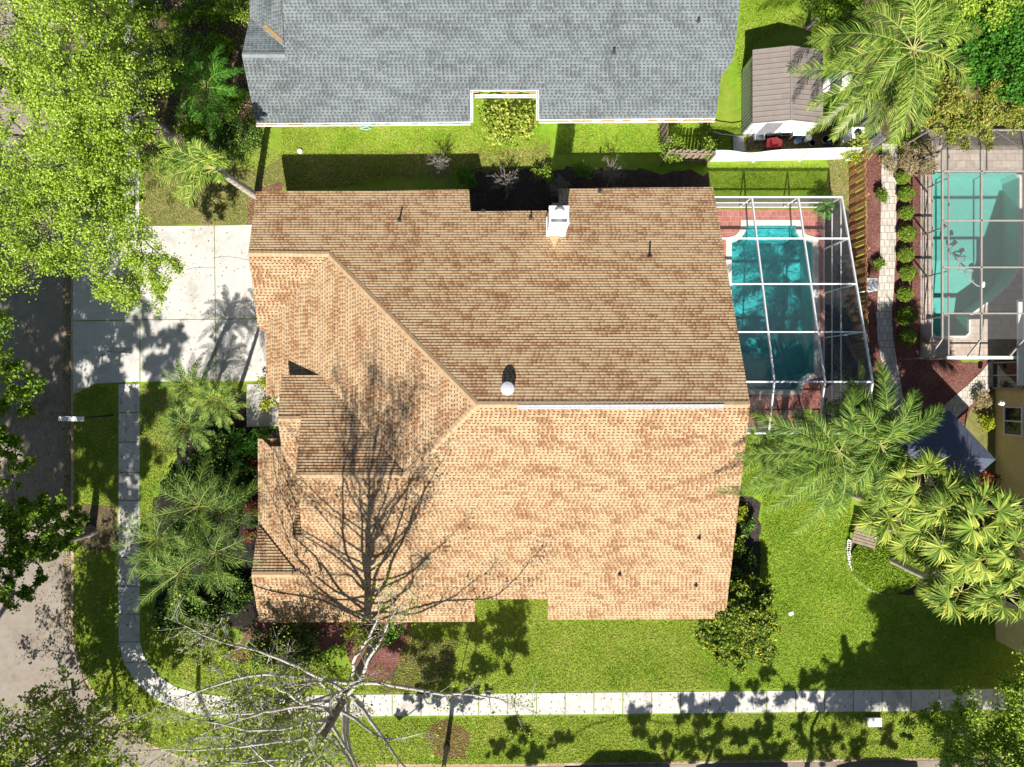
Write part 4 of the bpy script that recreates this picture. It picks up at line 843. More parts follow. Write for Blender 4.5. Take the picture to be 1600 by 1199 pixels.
a, b = P(1104, 253), P(1322, 249); q = MB(); d = b - a; n = 44
pts_t = [1.75 - 0.55*math.exp(-((s-0.26)/0.13)**2) + 0.05*math.sin(s*9) for s in [i/n for i in range(n+1)]]
for i in range(n):
    p, r = a + d*i/n, a + d*(i+1)/n; z0, z1 = pts_t[i], pts_t[i+1]
    for oy in (0, 0.05):
        f = [(p.x, p.y+oy, 0), (r.x, r.y+oy, 0), (r.x, r.y+oy, z1), (p.x, p.y+oy, z0)]; q.poly(f if oy == 0 else f[::-1])
    q.poly([(p.x, p.y, z0), (r.x, r.y, z1), (r.x, r.y+.05, z1), (p.x, p.y+.05, z0)])
q.build('panel', MT['white'], wf)
for s in (0, .33, .66, 1): q = MB(); c = a + d*s; h_ = pts_t[int(s*n)] - .04; q.box((c.x, c.y - 0.065, h_/2), (.1, .07, h_)); q.build('post', MT['white'], wf)
cf = thing('chain_link_fence', P(1103, 237), 'black wire mesh fence crossing the grass left of the shed', 'fence')
q = MB(); A, B, C_ = P(1104, 239), P(1104, 214), P(1166, 216)
for c in (P(1104, 239), P(1104, 218), P(1166, 222)): q.bar(c, c + Vector((0, 0, 1.25)), 0.05)
q.tube([P(1104, 218) + Vector((0, 0, 1.2)), P(1120, 221) + Vector((0, 0, 1.1)), P(1140, 223) + Vector((0, 0, 1.08)), P(1166, 222) + Vector((0, 0, 1.2))], 0.025, 6)
q.bar(P(1104, 239, 1.2), P(1104, 218, 1.2), 0.04); q.build('posts', MT['black'], cf)
q = MB(); q.poly([P(1104, 218), P(1166, 222), P(1166, 222, 1.2), P(1104, 218, 1.2)]); q.poly([P(1104, 239), P(1104, 218), P(1104, 218, 1.2), P(1104, 239, 1.2)]); q.build('mesh', MT['chain'], cf)
# yard clutter behind the white fence
def one(q, name, m, label, cat, smooth=False, bevel=0): return prop(q.build(name, m, None, smooth, bevel), label, cat)
q = MB(); q.box(P(1154, 225, .12), (.62, .86, .05), 0.05); q.box(P(1154, 225, .07), (.5, .7, .06), .05); one(q, 'board', MT['grey_metal'], 'pale grey flat panel lying on the grass left of the junk pile', 'board', False, .01)
lm_ = thing('lawn_mower', P(1206, 226), 'bright red push mower behind the white fence', 'mower'); c = P(1206, 226); q = MB(); q.prism([(c.x-.42, c.y-.26), (c.x+.40, c.y-.22), (c.x+.46, c.y+.1), (c.x+.15, c.y+.3), (c.x-.38, c.y+.22)], .12, .34); q.box((c.x, c.y, .42), (.36, .32, .16), .2); q.build('deck', MT['red'], lm_, False, .03)
for dx in (-.4, .4):
    for dy in (-.3, .28): q = MB(); q.tube([(c.x+dx-.03, c.y+dy, .11), (c.x+dx+.03, c.y+dy, .11)], .11, 12); q.build('wheel', MT['tyre'], lm_)
q = MB(); q.tube([(c.x-.25, c.y+.2, .3), (c.x-.28, c.y+.75, .85), (c.x+.22, c.y+.75, .85), (c.x+.25, c.y+.2, .3)], .016, 6); q.build('handle', MT['black'], lm_)
def bucket(x, y, r, h, m, label, lidm=None):
    t = thing('bucket', P(x, y), label, 'bucket'); q = MB(); c = P(x, y); q.lathe(c, [(r*.8, 0), (r, h), (r*1.05, h), (r*1.05, h-.03), (r*.94, h-.02), (r*.76, .04), (.001, .04)], 18); q.build('pail', m, t, True)
    if lidm: q = MB(); q.lathe(c, [(r*1.0, h-.02), (r*1.07, h), (r*1.0, h+.03), (.001, h+.035)], 18); q.build('lid', lidm, t, True)
    return t
bucket(1243.5, 222, .17, .38, MT['white'], 'white bucket with a blue lid on the ground by the shed', MT['blue'])
bucket(1259, 219, .17, .38, MT['white'], 'white bucket with white lid right of the blue lidded one', MT['white'])
bucket(1266, 226, .15, .28, MT['grey_metal'], 'small open grey bucket nearest the white fence')
bucket(1287, 221, .2, .3, MT['grey_metal'], 'wide grey tub in the corner below the palm fronds')
bucket(1297, 224, .17, .34, MT['blue'], 'dark blue bucket at the right end of the junk row')
gtb = thing('glass_table', P(1241, 211), 'rectangular table with pale green glass top against the shed', 'table'); c = P(1241, 211); q = MB(); q.box((c.x, c.y, .7), (.62, .5, .02)); q.build('tabletop', MT['teal_fluid'], gtb); q = MB()
for s in (-1, 1): q.box((c.x + s*.33, c.y, .7), (.04, .56, .04)); q.box((c.x, c.y + s*.27, .7), (.66, .04, .04))
q.build('frame', MT['white'], gtb)
for sx in (-1, 1):
    for sy in (-1, 1): q = MB(); q.box((c.x + sx*.31, c.y + sy*.25, .34), (.035, .035, .68)); q.build('leg', MT['white'], gtb)
for x, y, w1, w2, hh, m, lb in ((1203, 211, .55, .3, .42, 'dark', 'dark plastic storage crate leaning on the left of the shed wall'), (1222, 212, .45, .3, .4, 'black', 'black open crate between dark crate and glass table'), (1184, 216, .5, .35, .3, 'grey_metal', 'grey green bin at the left end of junk row')):
    t = thing('crate', P(x, y), lb, 'crate'); c = P(x, y); q = MB()
    for s in (-1, 1): q.box((c.x + s*w1/2, c.y, hh/2), (.03, w2+.03, hh), 0); q.box((c.x, c.y + s*w2/2, hh/2 - .002), (w1-.03, .03, hh), 0)
    q.box((c.x, c.y, .03), (w1-.03, w2-.03, .03)); q.build('body', MT[m], t); 
    for s in (-1, 1): q = MB(); q.box((c.x + s*w1/2, c.y, hh+.01), (.06, w2+.08, .025)); q.build('rim', MT[m], t)
ac = thing('pool_pump', P(1322, 224), 'white square equipment box at the corner where white and orange fences meet', 'equipment'); c = P(1321, 222); q = MB(); q.box((c.x, c.y, .7), (.68, .6, 1.4)); q.build('casing', MT['white'], ac, False, .03); q = MB(); q.lathe((c.x, c.y, 1.4), [(.2, 0), (.2, .03), (.001, .03)], 18); q.build('fan_grille', MT['dark'], ac)
def condenser(x, y, label, w1=1.0, rz=0):
    t = thing('air_conditioner', P(x, y), label, 'air conditioner', None); c = P(x, y); q = MB(); q.box((c.x, c.y, .05), (w1+.2, 1.05, .1)); q.build('pad', MT['concrete'], t)
    q = MB(); q.box((c.x, c.y, .5), (w1*.85, .8, .8)); q.build('casing', MT['grey_metal'], t, False, .03); q = MB(); [q.lathe((c.x, c.y, .9), [(r, 0), (r, .02), (r-.02, .02), (r-.02, 0)], 20) for r in (.12, .2, .28, .34)]; q.build('fan_grille', MT['dark'], t)
condenser(575, 325, 'air conditioning unit in the shade by the north wall, half under the eave', 1.25); condenser(756, 350, 'small air conditioning unit tucked in the roof notch', .9)
ub = thing('pump_box', P(1347, 450), 'white box standing on the mulch between the orange fence and garden path', 'box'); c = P(1347, 449); q = MB(); q.box((c.x, c.y, .5), (.55, .62, 1.0)); q.build('cabinet', MT['white'], ub, False, .03); q = MB(); q.box((c.x, c.y, 1.02), (.62, .68, .05)); q.build('lid', MT['white_metal'], ub, False, .01)
tb = thing('utility_box', P(1363, 1126), 'small pale square utility cover beside the lower sidewalk', 'utility box'); c = P(1363, 1126); q = MB(); q.box((c.x, c.y, .1), (.8, .46, .2)); q.build('body', MT['grey_metal'], tb, False, .02); q = MB(); q.box((c.x, c.y, .21), (.84, .5, .03)); q.build('lid', MT['coping'], tb, False, .01)
# white dinghy half under the palm fronds
bt = thing('dinghy', P(1290, 150), 'white upturned small boat beside the shed partly under palm fronds', 'boat'); a, b = P(1284, 143, .2), P(1326, 118, .2); q = MB(); d = (b-a); prof = [(0, .03), (.1, .32), (.3, .5), (.6, .52), (.85, .45), (1, .3)]; sd = Vector((-d.y, d.x, 0)).normalized(); rings = []
for s, w1 in prof: c = a + d*s; rings.append([c + sd*math.cos(t_)*w1 + Vector((0, 0, math.sin(t_)*w1*.9)) for t_ in [math.pi*k/8 for k in range(9)]])
for i in range(5):
    for k in range(8): q.poly([rings[i][k], rings[i][k+1], rings[i+1][k+1], rings[i+1][k]])
q.poly(rings[-1]); q.build('hull', MT['white'], bt, True); q = MB(); q.tube([r_[4] + Vector((0, 0, .02)) for r_ in rings], .03, 6); q.build('keel', MT['dark'], bt)
# navy canopy
cp = thing('canopy', P(1485, 690), 'square navy fabric canopy with grey lit corner beside the yellow house', 'canopy')
cz = 2.6; cn = [P(1556, 718, cz), P(1484, 642, cz), P(1412, 700, cz), P(1486, 780, cz)]; ap = sum(cn, Vector((0, 0, 0)))/4 + Vector((0, 0, .9)); q = MB()
for i in range(4):
    a, b = cn[i], cn[(i+1) % 4]; q.poly([a, b, ap]); dz = Vector((0, 0, -.22)); q.poly([a, a+dz, b+dz, b])
q.build('fabric', MT['navy'], cp)
for c in cn: q = MB(); c2_ = c + (ap - c)*.04; q.bar((c2_.x, c2_.y, 0), (c2_.x, c2_.y, cz), .07); q.build('pole', MT['grey_metal'], cp)
# wooden compost bin at the edge of the round hedge
cb = thing('wooden_bench', P(1345, 838), 'brown slatted wooden bench at the edge of round ground cover bed', 'bench'); a = P(1345, 836); q = MB(); rz = -0.28; ca, sa = math.cos(rz), math.sin(rz)
for i in range(6): o = -.42 + i*.17; q.box((a.x - sa*o, a.y + ca*o, .48), (1.35, .14, .04), rz)
q.build('seat', MT['greywood'], cb); q = MB()
for i in range(3): o = .52; q.box((a.x - sa*o, a.y + ca*o, .58 + i*.16), (1.35, .04, .12), rz)
q.build('backrest', MT['greywood'], cb)
for sx in (-.6, .6):
    for sy in (-.38, .42): q = MB(); q.box((a.x + ca*sx - sa*sy, a.y + sa*sx + ca*sy, .23), (.08, .08, .46), rz); q.build('leg', MT['greywood'], cb)
q = MB(); pth = [P(x, y) for x, y in ((1325, 845), (1324, 862), (1328, 882), (1338, 902), (1355, 918), (1378, 926))]
for i in range(26):
    s = i/26*5; k = int(s); c = pth[k] + (pth[min(k+1, 5)] - pth[k])*(s-k); q.box((c.x, c.y, .07), (.17, .2, .16), RNG.uniform(0, 3))
one(q, 'stone_edging', MT['coping'], 'curved line of pale edging stones along the round bed', 'edging')
# street lamp and sign post
sp = thing('street_lamp', P(176, 649), 'white flat head street lamp over the curb beside the driveway', 'lamp'); b = P(176, 649); q = MB(); q.tube([b, b + Vector((0, 0, 3.5))], [.05, .04], 10); q.build('pole', MT['black'], sp, True); q = MB(); q.bar((b.x - .62, b.y, 3.56), (b.x + .62, b.y - .03, 3.56), .24, .09); q.build('lamp_head', MT['white_metal'], sp, False, .03)
ss = thing('street_sign', P(163, 1041), 'street name sign post on the left verge, seen mostly by its shadow', 'sign'); b = P(163, 1041); q = MB(); q.tube([b, b + Vector((0, 0, 3.1))], .04, 10); q.build('post', MT['grey_metal'], ss)
q = MB(); q.box((b.x, b.y, 2.95), (.9, .03, .22), 0.1); q.build('blade', MT['black'], ss); q = MB(); q.box((b.x, b.y, 2.7), (.9, .03, .22), math.pi/2 + .1); q.build('blade', MT['black'], ss)
q = MB(); q.box(P(1236, 959, .03), (.26, .2, .06), .4); one(q, 'sprinkler_cover', MT['coping'], 'tiny pale cover set in the back lawn right of the round shrub', 'cover')
q = MB(); q.tube([P(560, 196, .05), P(566, 200, .05), P(574, 198, .05), P(580, 201, .05), P(572, 203, .05), P(562, 201, .05), P(585, 197, .05)], .03, 6); one(q, 'garden_hose', MT['teal_fluid'], 'pale green garden hose by the gutter of the grey roofed house', 'hose', True)
q = MB(); q.lathe(P(469, 237, .02), [(.14, 0), (.13, .1), (.05, .14), (.001, .14)], 12); one(q, 'white_stone', MT['white'], 'small white round stone on the strip of lawn between the houses', 'stone', True)
# cars parked on the lower street, their shadows reach the verge
def car(xc, L_, h, label, body):
    t = thing('parked_car', P(xc, 1246), label, 'car', 'cars parked along the lower kerb'); c = P(xc, 1246); W = 1.85; h0 = -0.14
    prof = [(-.5, .35), (-.49, .75), (-.36, .92), (-.2, h), (.18, h+.02), (.36, h-.18), (.48, .95), (.5, .6), (.49, .35)]
    q = MB(); yl = [-W/2, -W/2*.97, W/2*.97, W/2]
    n = len(prof)
    def pt(p, sy): tuck = 0.14 if p[1] > 1.0 else 0; return (c.x + p[0]*L_, c.y + sy*(W/2 - tuck), p[1] + h0)
    q.poly([pt(p, -1) for p in prof][::-1]); q.poly([pt(p, 1) for p in prof])
    for i in range(n): j = (i+1) % n; q.poly([pt(prof[i], -1), pt(prof[j], -1), pt(prof[j], 1), pt(prof[i], 1)])
    q.build('body', body, t, False, .05)
    q = MB()
    for sy in (-1, 1): q.poly([pt((-.31, .98), sy*1.12), pt((.44, .98), sy*1.12), pt((.33, h-.2), sy*1.01), pt((-.21, h-.1), sy*1.01)][::sy])
    q.build('window', MT['glass'], t)
    for sx in (-.31, .31):
        for sy in (-1, 1): q = MB(); q.tube([(c.x + sx*L_, c.y + sy*(W/2-.2), h0 + .34), (c.x + sx*L_, c.y + sy*(W/2+.01), h0 + .34)], .34, 18); wh = q.build('wheel', MT['tyre'], t); q = MB(); q.tube([(c.x + sx*L_, c.y + sy*(W/2), h0+.34), (c.x + sx*L_, c.y + sy*(W/2+.02), h0+.34)], .2, 14); q.build('rim', MT['white_metal'], wh)
    return t
car(962, 6.0, 1.95, 'long dark van parked below the verge, leftmost of three', MT['black']); car(1158, 5.2, 1.75, 'dark parked car under the lower verge, middle of three', MT['dark']); car(1370, 4.6, 1.55, 'white parked car under the lower verge, rightmost of three', MT['white'])
# ================================================================ PLANTS
def CL(lst, r=(1.2, 1.8)):
    out = []
    for it in lst: x, y, z = it[:3]; out.append((P(x, y, z), it[3] if len(it) > 3 else RNG.uniform(*r)))
    return out
oak_px = [(30, 30, 8), (95, 25, 9), (160, 20, 8.5), (60, 85, 9.5), (130, 80, 10), (190, 65, 8), (20, 140, 9), (95, 140, 10.5), (155, 140, 10), (235, 85, 7, 1.1), (205, 125, 8.5), (250, 110, 6.5, .8), (175, 190, 9), (110, 200, 9.5), (200, 210, 8, 1.1), (150, 250, 8.5), (185, 280, 7.5, 1.1), (90, 265, 8), (15, 110, 8), (40, 210, 8, 1.0),
    (120, 320, 8), (60, 300, 7.5), (10, 290, 7.5), (175, 340, 7.5), (210, 370, 7, 1.2), (70, 350, 8), (20, 360, 7.5), (95, 400, 7, 1.2), (40, 410, 7.5, 1.2), (160, 390, 7.5, 1.2), (200, 420, 7), (240, 420, 6.5, 1.1), (215, 465, 6.5, 1.1), (175, 440, 7, 1.1), (262, 405, 4.8, .8), (258, 450, 5, .6), (230, 430, 4.4, .9), (10, 420, 7.5), (120, 240, 9), (70, 170, 9, 1.2), (206, 20, 6.5, .8), (210, 100, 6.5, .7), (206, 165, 6.5, .8), (204, 235, 6.5, .7), (212, 262, 6, .5), (208, 320, 6, .5), (-60, 60, 9, 2.2), (-70, 200, 9, 2.2), (-80, 340, 8, 2.2), (-160, 120, 9, 2.4), (-180, 300, 9, 2.4), (60, -60, 9, 2.2), (160, -80, 9, 2.2), (-60, -80, 10, 2.4), (-90, 450, 8, 2.0)]
clump_tree('live_oak', P(264, 212), CL(oak_px), 'huge bright yellow green spring oak filling the top left corner', 'oak', 3.2, .38, (.105, .07), .85)
t2 = [(12, 565, 6.5, .9), (35, 600, 6.5, .9), (25, 640, 6, .9), (10, 680, 6.5, .8), (45, 612, 6, .6), (20, 720, 6.5, .8), (15, 745, 6, .8), (60, 810, 5, 1.0), (95, 818, 4.5, .8), (30, 835, 5.5, 1.0), (55, 860, 5, .8), (20, 880, 5.5, .8), (110, 832, 4, .6), (125, 815, 3.8, .6), (75, 790, 5, .8), (40, 800, 5.5, .9), (70, 840, 4.6, .9), (45, 880, 5, .8), (95, 860, 4.4, .6), (15, 800, 6, .9), (20, 850, 5.5, .9), (10, 905, 5.8, .8), (35, 925, 5.4, .5), (60, 905, 5, .4), (100, 790, 4.4, .5), (18, 930, 6, .7), (80, 850, 5, .6), (-80, 560, 8, 2.4), (-90, 680, 8, 2.6), (-70, 780, 8, 2.2), (-180, 620, 9, 2.6), (-190, 760, 9, 2.6), (-40, 500, 8, 1.6), (-300, 560, 9, 2.8), (-300, 700, 9, 2.8), (-60, 880, 7, 1.8), (-330, 840, 9, 2.8)]
clump_tree('street_oak', P(142, 830), CL(t2), 'darker green street tree leaning over the road at the left edge', 'oak2', 2.6, .24, (.15, .10), .9)
# leafy shade trees just outside the lower edge (their crowns and shadows enter the picture)
def SH(x, y, z):                            # the point at height z that shades the ground at picture point x, y
    g = P(x, y); f = (z/sunv.z); return Vector((g.x + sunv.x*f, g.y + sunv.y*f, z))
def shade(lst, z, r): return [(SH(x + RNG.normal()*14, y + RNG.normal()*12, z + RNG.uniform(-.9, .9)), r*RNG.uniform(.4, .85)) for x, y in lst for _ in range(3)]
clump_tree('street_oak', P(698, 1170), shade([(665, 985), (700, 960), (735, 1000), (770, 975), (800, 1010), (760, 1035), (700, 1030), (680, 1060), (820, 980), (640, 1000)], 7.5, 1.15) + shade([(650, 1095), (700, 1095), (745, 1085)], 4.5, .7), 'leafy street tree in a mulch ring between lower sidewalk and kerb', 'twig_leaf', 2.6, .14, (.13, .09), .95)
clump_tree('street_oak', P(1500, 1140), CL([(1450, 1110, 3.4, .8), (1500, 1100, 3.8, .8), (1480, 1150, 4.4, 1.0), (1540, 1130, 4.6, 1.35), (1420, 1135, 3.2, .6), (1585, 1075, 4.4, .9), (1590, 1120, 5, 1.35), (1520, 1190, 5, 1.35), (1580, 1170, 5, 1.2), (1640, 1040, 5, 1.3), (1640, 1130, 5.5, 1.5), (1600, 1240, 6, 1.6)]), 'bright green young oak in the bottom right corner', 'oak', 1.8, .2, (.13, .085), 1.35)
clump_tree('street_oak', P(1470, 1250), shade([(1400, 950), (1440, 975), (1480, 955), (1520, 970), (1560, 960), (1600, 975), (1385, 1000), (1420, 1020), (1470, 1010), (1510, 1030), (1560, 1020), (1600, 1040), (1450, 1060), (1500, 1075), (1550, 1080), (1640, 1000), (1540, 1000), (1400, 1065), (1360, 1040), (1370, 1075), (1330, 1065), (1430, 990), (1480, 1050), (1530, 1060), (1580, 1000)], 10.5, 1.9), 'tall oak standing past the lower right edge whose shade covers the back lawn corner', 'oak2', 3.5, .3, (.15, .10), 1.0)
clump_tree('street_oak', P(1255, 1265), shade([(1300, 1045), (1260, 1060), (1340, 1060), (1220, 1080), (1290, 1095), (1350, 1095), (1390, 1090), (1430, 1100), (1330, 1020), (1480, 1100), (1180, 1060), (1230, 1140), (1270, 1160)], 9, .85), 'thin oak past the lower edge whose shadow crosses the sidewalk', 'oak2', 3, .18, (.14, .09), .75)
clump_tree('street_oak', P(1110, 1330), shade([(1080, 1140), (1115, 1125), (1040, 1150), (1150, 1140), (1110, 1165), (1060, 1170), (1190, 1140), (1210, 1165), (1080, 1110), (1300, 1150), (1340, 1165), (1390, 1150), (1150, 1090), (985, 1120), (1010, 1130), (800, 1160), (830, 1175), (790, 1145), (880, 1165), (1170, 1170), (1140, 1110)], 9, .7), 'oak across the lower street throwing dappled shade on the verge', 'oak2', 3, .2, (.15, .10), .8)
clump_tree('street_oak', P(-170, 1290), shade([(130, 500), (150, 540), (185, 515), (165, 575), (230, 520), (270, 540), (250, 575), (130, 610), (160, 640), (135, 680), (170, 700), (150, 740), (200, 620), (205, 680), (235, 640), (200, 740), (120, 560), (140, 530), (200, 500), (120, 660), (150, 670), (180, 650), (165, 720), (125, 750), (175, 760), (230, 600), (245, 620), (210, 650), (225, 700), (205, 720), (205, 770)], 14.5, 1.1) + shade([(60, 500), (30, 540), (80, 560), (40, 600), (80, 640), (50, 680), (90, 700), (20, 650), (70, 740), (20, 480), (20, 520), (60, 460), (20, 580), (60, 620), (95, 600), (20, 700), (30, 770), (80, 780), (95, 520), (90, 650), (50, 720), (100, 740), (10, 610), (-10, 560), (-10, 660), (-15, 740), (30, 800), (70, 690), (105, 780), (40, 760), (60, 560)], 12, 1.5), 'tall oak beyond the lower left corner shading driveway and road', 'oak2', 5, .3, (.15, .10), .75)
clump_tree('street_oak', P(330, 1320), shade([(230, 930), (210, 985), (250, 990), (290, 990), (200, 1020), (340, 1000), (270, 1030), (300, 960), (235, 870)], 12, 1.2), 'tall oak below the lower edge shading the planting at the house front', 'oak2', 5, .3, (.15, .10), .8)
# tall open cypress: its shadow lies over the tan roof
bare_tree('bald_cypress', P(585, 1008), 20.0, 4.6, lambda q: 10.5*(1-q)**0.62 + 0.5, 'tall cypress with grey twigs whose branch shadow lies over the tan roof', 62, .27, leafn=6, tw=(1, 4), leaf=(.12, .085), lean=(-.5, -.4), asc=.42, asc2=1.7, curl=.05, tp=1.15, lrange=(.7, 1.0), lsp=.20, twr=.009, tin=.35)
bare_tree('bare_maple', P(180, 1108), 9.0, 1.8, lambda q: 4.9*(1-q)**0.5 + .6, 'open spring tree with pale twigs and small new leaves at the street corner', 84, .10, lean=(-1.3, -.3), leafn=5, leaf=(.17, .12), asc=.40, tw=(4, 7), twr=.014)
bare_tree('bare_maple', P(470, 1070), 8.0, 1.6, lambda q: 4.8*(1-q)**0.45 + .6, 'low twiggy tree with pale bare branches under the cypress by the lower verge', 84, .10, lean=(-.4, -.4), leafn=2, leaf=(.15, .10), asc=.5, tw=(5, 8), twr=.017)
bare_tree('bare_shrub', P(345, 975), 3.4, .5, lambda q: 1.6*(1-q)**.5 + .4, 'bare grey brown shrub at the lower left corner of the tan roof', 24, .07, leafn=2, asc=.8)
# palms
feather_palm('queen_palm', P(402, 307), P(336, 263, 5.8), 'leaning queen palm with visible grey trunk above the driveway corner', [P(216, 268, 5.3), P(222, 240, 6), P(262, 318, 4.8), P(292, 322, 5.2), P(240, 215, 6.6), P(300, 222, 7), P(352, 246, 6.3), P(345, 285, 5.0), P(228, 295, 5.3), P(330, 238, 6.6)], ll=.62, tr=.17, rise=.4, nst=60, wid=.05)
P1 = lambda L: [P(*a) for a in L]
feather_palm('queen_palm', P(1287, 190), P(1427, 77, 8.5), 'tall queen palm in the top right, the higher crown further right', P1([(1262, 62, 8.2), (1290, 108, 7.6), (1385, 238, 7.2), (1432, 205, 7), (1518, 148, 7.2), (1532, 45, 8), (1452, -50, 9), (1340, 15, 8.6), (1400, -40, 9.5), (1490, 5, 9), (1470, 120, 8), (1360, 130, 7.2), (1405, 180, 7)]), ll=.85, tr=.17, rise=.7, nst=88, wid=.042)
feather_palm('queen_palm', P(1305, 208), P(1384, 128, 6.4), 'queen palm next to the shed with fronds hanging over its roof', P1([(1233, 112, 6.2), (1262, 168, 5.8), (1262, 208, 5.0), (1300, 218, 5.2), (1345, 60, 7), (1400, 225, 5.4), (1352, 215, 5.2), (1420, 160, 6), (1275, 75, 6.6), (1430, 110, 6.5)]), ll=.75, tr=.16, rise=.6, nst=84, wid=.042)
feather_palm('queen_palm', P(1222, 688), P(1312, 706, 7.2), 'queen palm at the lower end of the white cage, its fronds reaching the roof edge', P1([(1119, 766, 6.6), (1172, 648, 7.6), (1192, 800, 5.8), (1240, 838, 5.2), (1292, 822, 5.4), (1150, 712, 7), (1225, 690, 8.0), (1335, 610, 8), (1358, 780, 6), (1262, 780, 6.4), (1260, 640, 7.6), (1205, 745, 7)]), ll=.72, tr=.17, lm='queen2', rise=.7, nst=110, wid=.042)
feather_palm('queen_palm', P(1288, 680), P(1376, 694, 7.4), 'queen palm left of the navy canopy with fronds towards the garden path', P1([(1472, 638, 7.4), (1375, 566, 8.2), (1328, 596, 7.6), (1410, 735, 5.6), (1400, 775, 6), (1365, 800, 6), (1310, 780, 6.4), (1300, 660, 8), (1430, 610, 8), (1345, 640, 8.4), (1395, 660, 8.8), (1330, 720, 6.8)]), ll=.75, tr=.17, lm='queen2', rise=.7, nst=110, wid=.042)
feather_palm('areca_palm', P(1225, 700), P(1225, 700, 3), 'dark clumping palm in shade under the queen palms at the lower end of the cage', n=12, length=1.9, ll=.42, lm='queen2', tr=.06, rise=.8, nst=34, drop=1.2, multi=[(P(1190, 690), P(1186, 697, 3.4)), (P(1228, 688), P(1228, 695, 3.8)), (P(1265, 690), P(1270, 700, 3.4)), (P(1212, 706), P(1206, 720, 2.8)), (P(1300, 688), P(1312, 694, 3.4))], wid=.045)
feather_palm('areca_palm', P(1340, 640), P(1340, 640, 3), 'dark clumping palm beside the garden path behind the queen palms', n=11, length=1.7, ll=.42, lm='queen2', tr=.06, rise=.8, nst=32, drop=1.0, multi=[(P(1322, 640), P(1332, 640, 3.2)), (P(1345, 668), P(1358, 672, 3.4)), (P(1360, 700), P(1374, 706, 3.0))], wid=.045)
for i, (bx, by, x, y, z, lb) in enumerate(((313, 605, 300, 600, 3.4, 'upper left of three small date palms beside the driveway'), (368, 628, 342, 624, 4.2, 'brightest and rightmost of three small date palms beside the driveway'), (318, 662, 296, 664, 3.2, 'lowest of three small date palms beside the driveway'))):
    feather_palm('date_palm', P(bx, by), P(x, y, z), lb, n=26, length=1.6, ll=.32, lm='queen' if i == 1 else 'date', tr=.10, rise=.5, nst=26, drop=.9, group='small date palms beside the driveway', wid=.036, vn=.12, dr=.15)
dm = [(P(x0, y0), P(x, y, z)) for x0, y0, x, y, z in ((345, 790, 312, 790, 3.6), (290, 835, 248, 842, 3.2), (365, 845, 338, 862, 4.0), (315, 875, 280, 895, 4.4), (360, 800, 350, 800, 3.0))]
feather_palm('date_palm', P(330, 850), P(330, 850, 3), 'big clustering date palm with several crowns beside the sidewalk', n=17, length=2.6, ll=.46, lm='date', tr=.12, rise=.8, nst=32, drop=1.5, multi=dm, wid=.030, vn=.14, dr=.12)
feather_palm('date_palm', P(345, 160), P(324, 138, 3.2), 'bright green low palm left of the grey roof', n=20, length=2.3, ll=.5, lm='emerald', tr=.12, rise=.6, nst=36, wid=.05)
feather_palm('date_palm', P(300, 125), P(285, 110, 2.4), 'shaded low palm under the oak left of the bright one', n=14, length=1.7, ll=.4, lm='date', tr=.1, rise=.6, nst=30, wid=.05)
feather_palm('date_palm', P(1298, 325), P(1290, 322, .9), 'tiny potted palm in the top right corner of white cage', n=16, length=.75, ll=.25, lm='emerald', tr=.05, rise=.6, nst=18, drop=.6, wid=.05)
feather_palm('date_palm', P(1390, 520), P(1415, 528, .6), 'dark little palm at the lower end of clipped bush row', n=8, length=.6, ll=.2, lm='date', tr=.05, rise=.5, nst=16, drop=.6, wid=.04) if False else None
fl_ = [(1480, 815, 8.2), (1545, 870, 8.0), (1452, 850, 4.4), (1500, 925, 6.6), (1590, 850, 8.4), (1398, 795, 4.4), (1570, 930, 7.2), (1445, 762, 7.8), (1530, 800, 8.6)]
lbs = ['in the middle of the grove below the canopy', 'lower right, at the centre of the yellowest fans', 'left, above the round ground cover', 'lowest on the lawn side', 'against the yellow house wall', 'leftmost, over the wooden bench', 'in the lowest right corner of the grove', 'highest, touching the navy canopy', 'upper right, below the canopy corner']
for (x, y, z), l in zip(fl_, lbs):
    f = (H - z)/H; fan_palm(P(800 + (x-800)*f*1.01, 599.5 + (y-599.5)*f*1.01), P(x, y, z), 'yellow green fan palm ' + l, 20, 1.0, .85, .15, 'grove of fan palms')
# shrubs
for i, (x, y, r) in enumerate(((1416, 281, .42), (1417, 306, .46), (1417, 335, .46), (1416, 367, .45), (1417, 400, .45), (1418, 428, .43), (1417, 461, .48), (1418, 495, .52), (1419, 528, .50))):
    r *= RNG.uniform(.86, 1.1); b = P(x - (x-800)*.012 + RNG.normal()*1.5, y); nm = ['first', 'second', 'third', 'fourth', 'fifth', 'sixth', 'seventh', 'eighth', 'ninth'][i]
    t = thing('clipped_bush', b, 'round clipped green bush, ' + nm + ' from the top in the row beside the garden path', 'shrub', 'clipped bushes beside the garden path')
    d = unit(RNG.normal(size=(1900, 3))); d[:, 2] = np.abs(d[:, 2])*1.0 - .25; c = np.array(b) + [0, 0, .42] + d*(r*RNG.uniform(.80, 1.04, (1900, 1)))*(1 + .07*np.sin(d[:, :1]*9 + i)*np.cos(d[:, 1:2]*7))
    leafobj('foliage', c, .085, .06, MT['hedge'], t); segobj('stems', sum([curve_segs(b, np.array(b) + [math.cos(a)*r*.6, math.sin(a)*r*.6, .6], .02, .01, 2)[0] for a in range(6)], []), MT['bark'], t, 4)
bush('clipped_bush', 1370, 311, .32, .7, 'small loose bush on mulch between fence and path, the upper of two', 'hedge', 900, (.09, .06)); bush('clipped_bush', 1368, 413, .25, .5, 'small loose bush on mulch between fence and path, the lower of two', 'hedge', 600, (.09, .06))
bush('croton', 789, 196, 1.2, 1.4, 'yellow and green leafy shrub in the notch of the grey roof', 'croton', 3600, (.17, .11), sub=60)
bush('redleaf_shrub', 820, 196, .35, .8, 'small dark red shrub right of the yellow one', 'redleaf', 350)
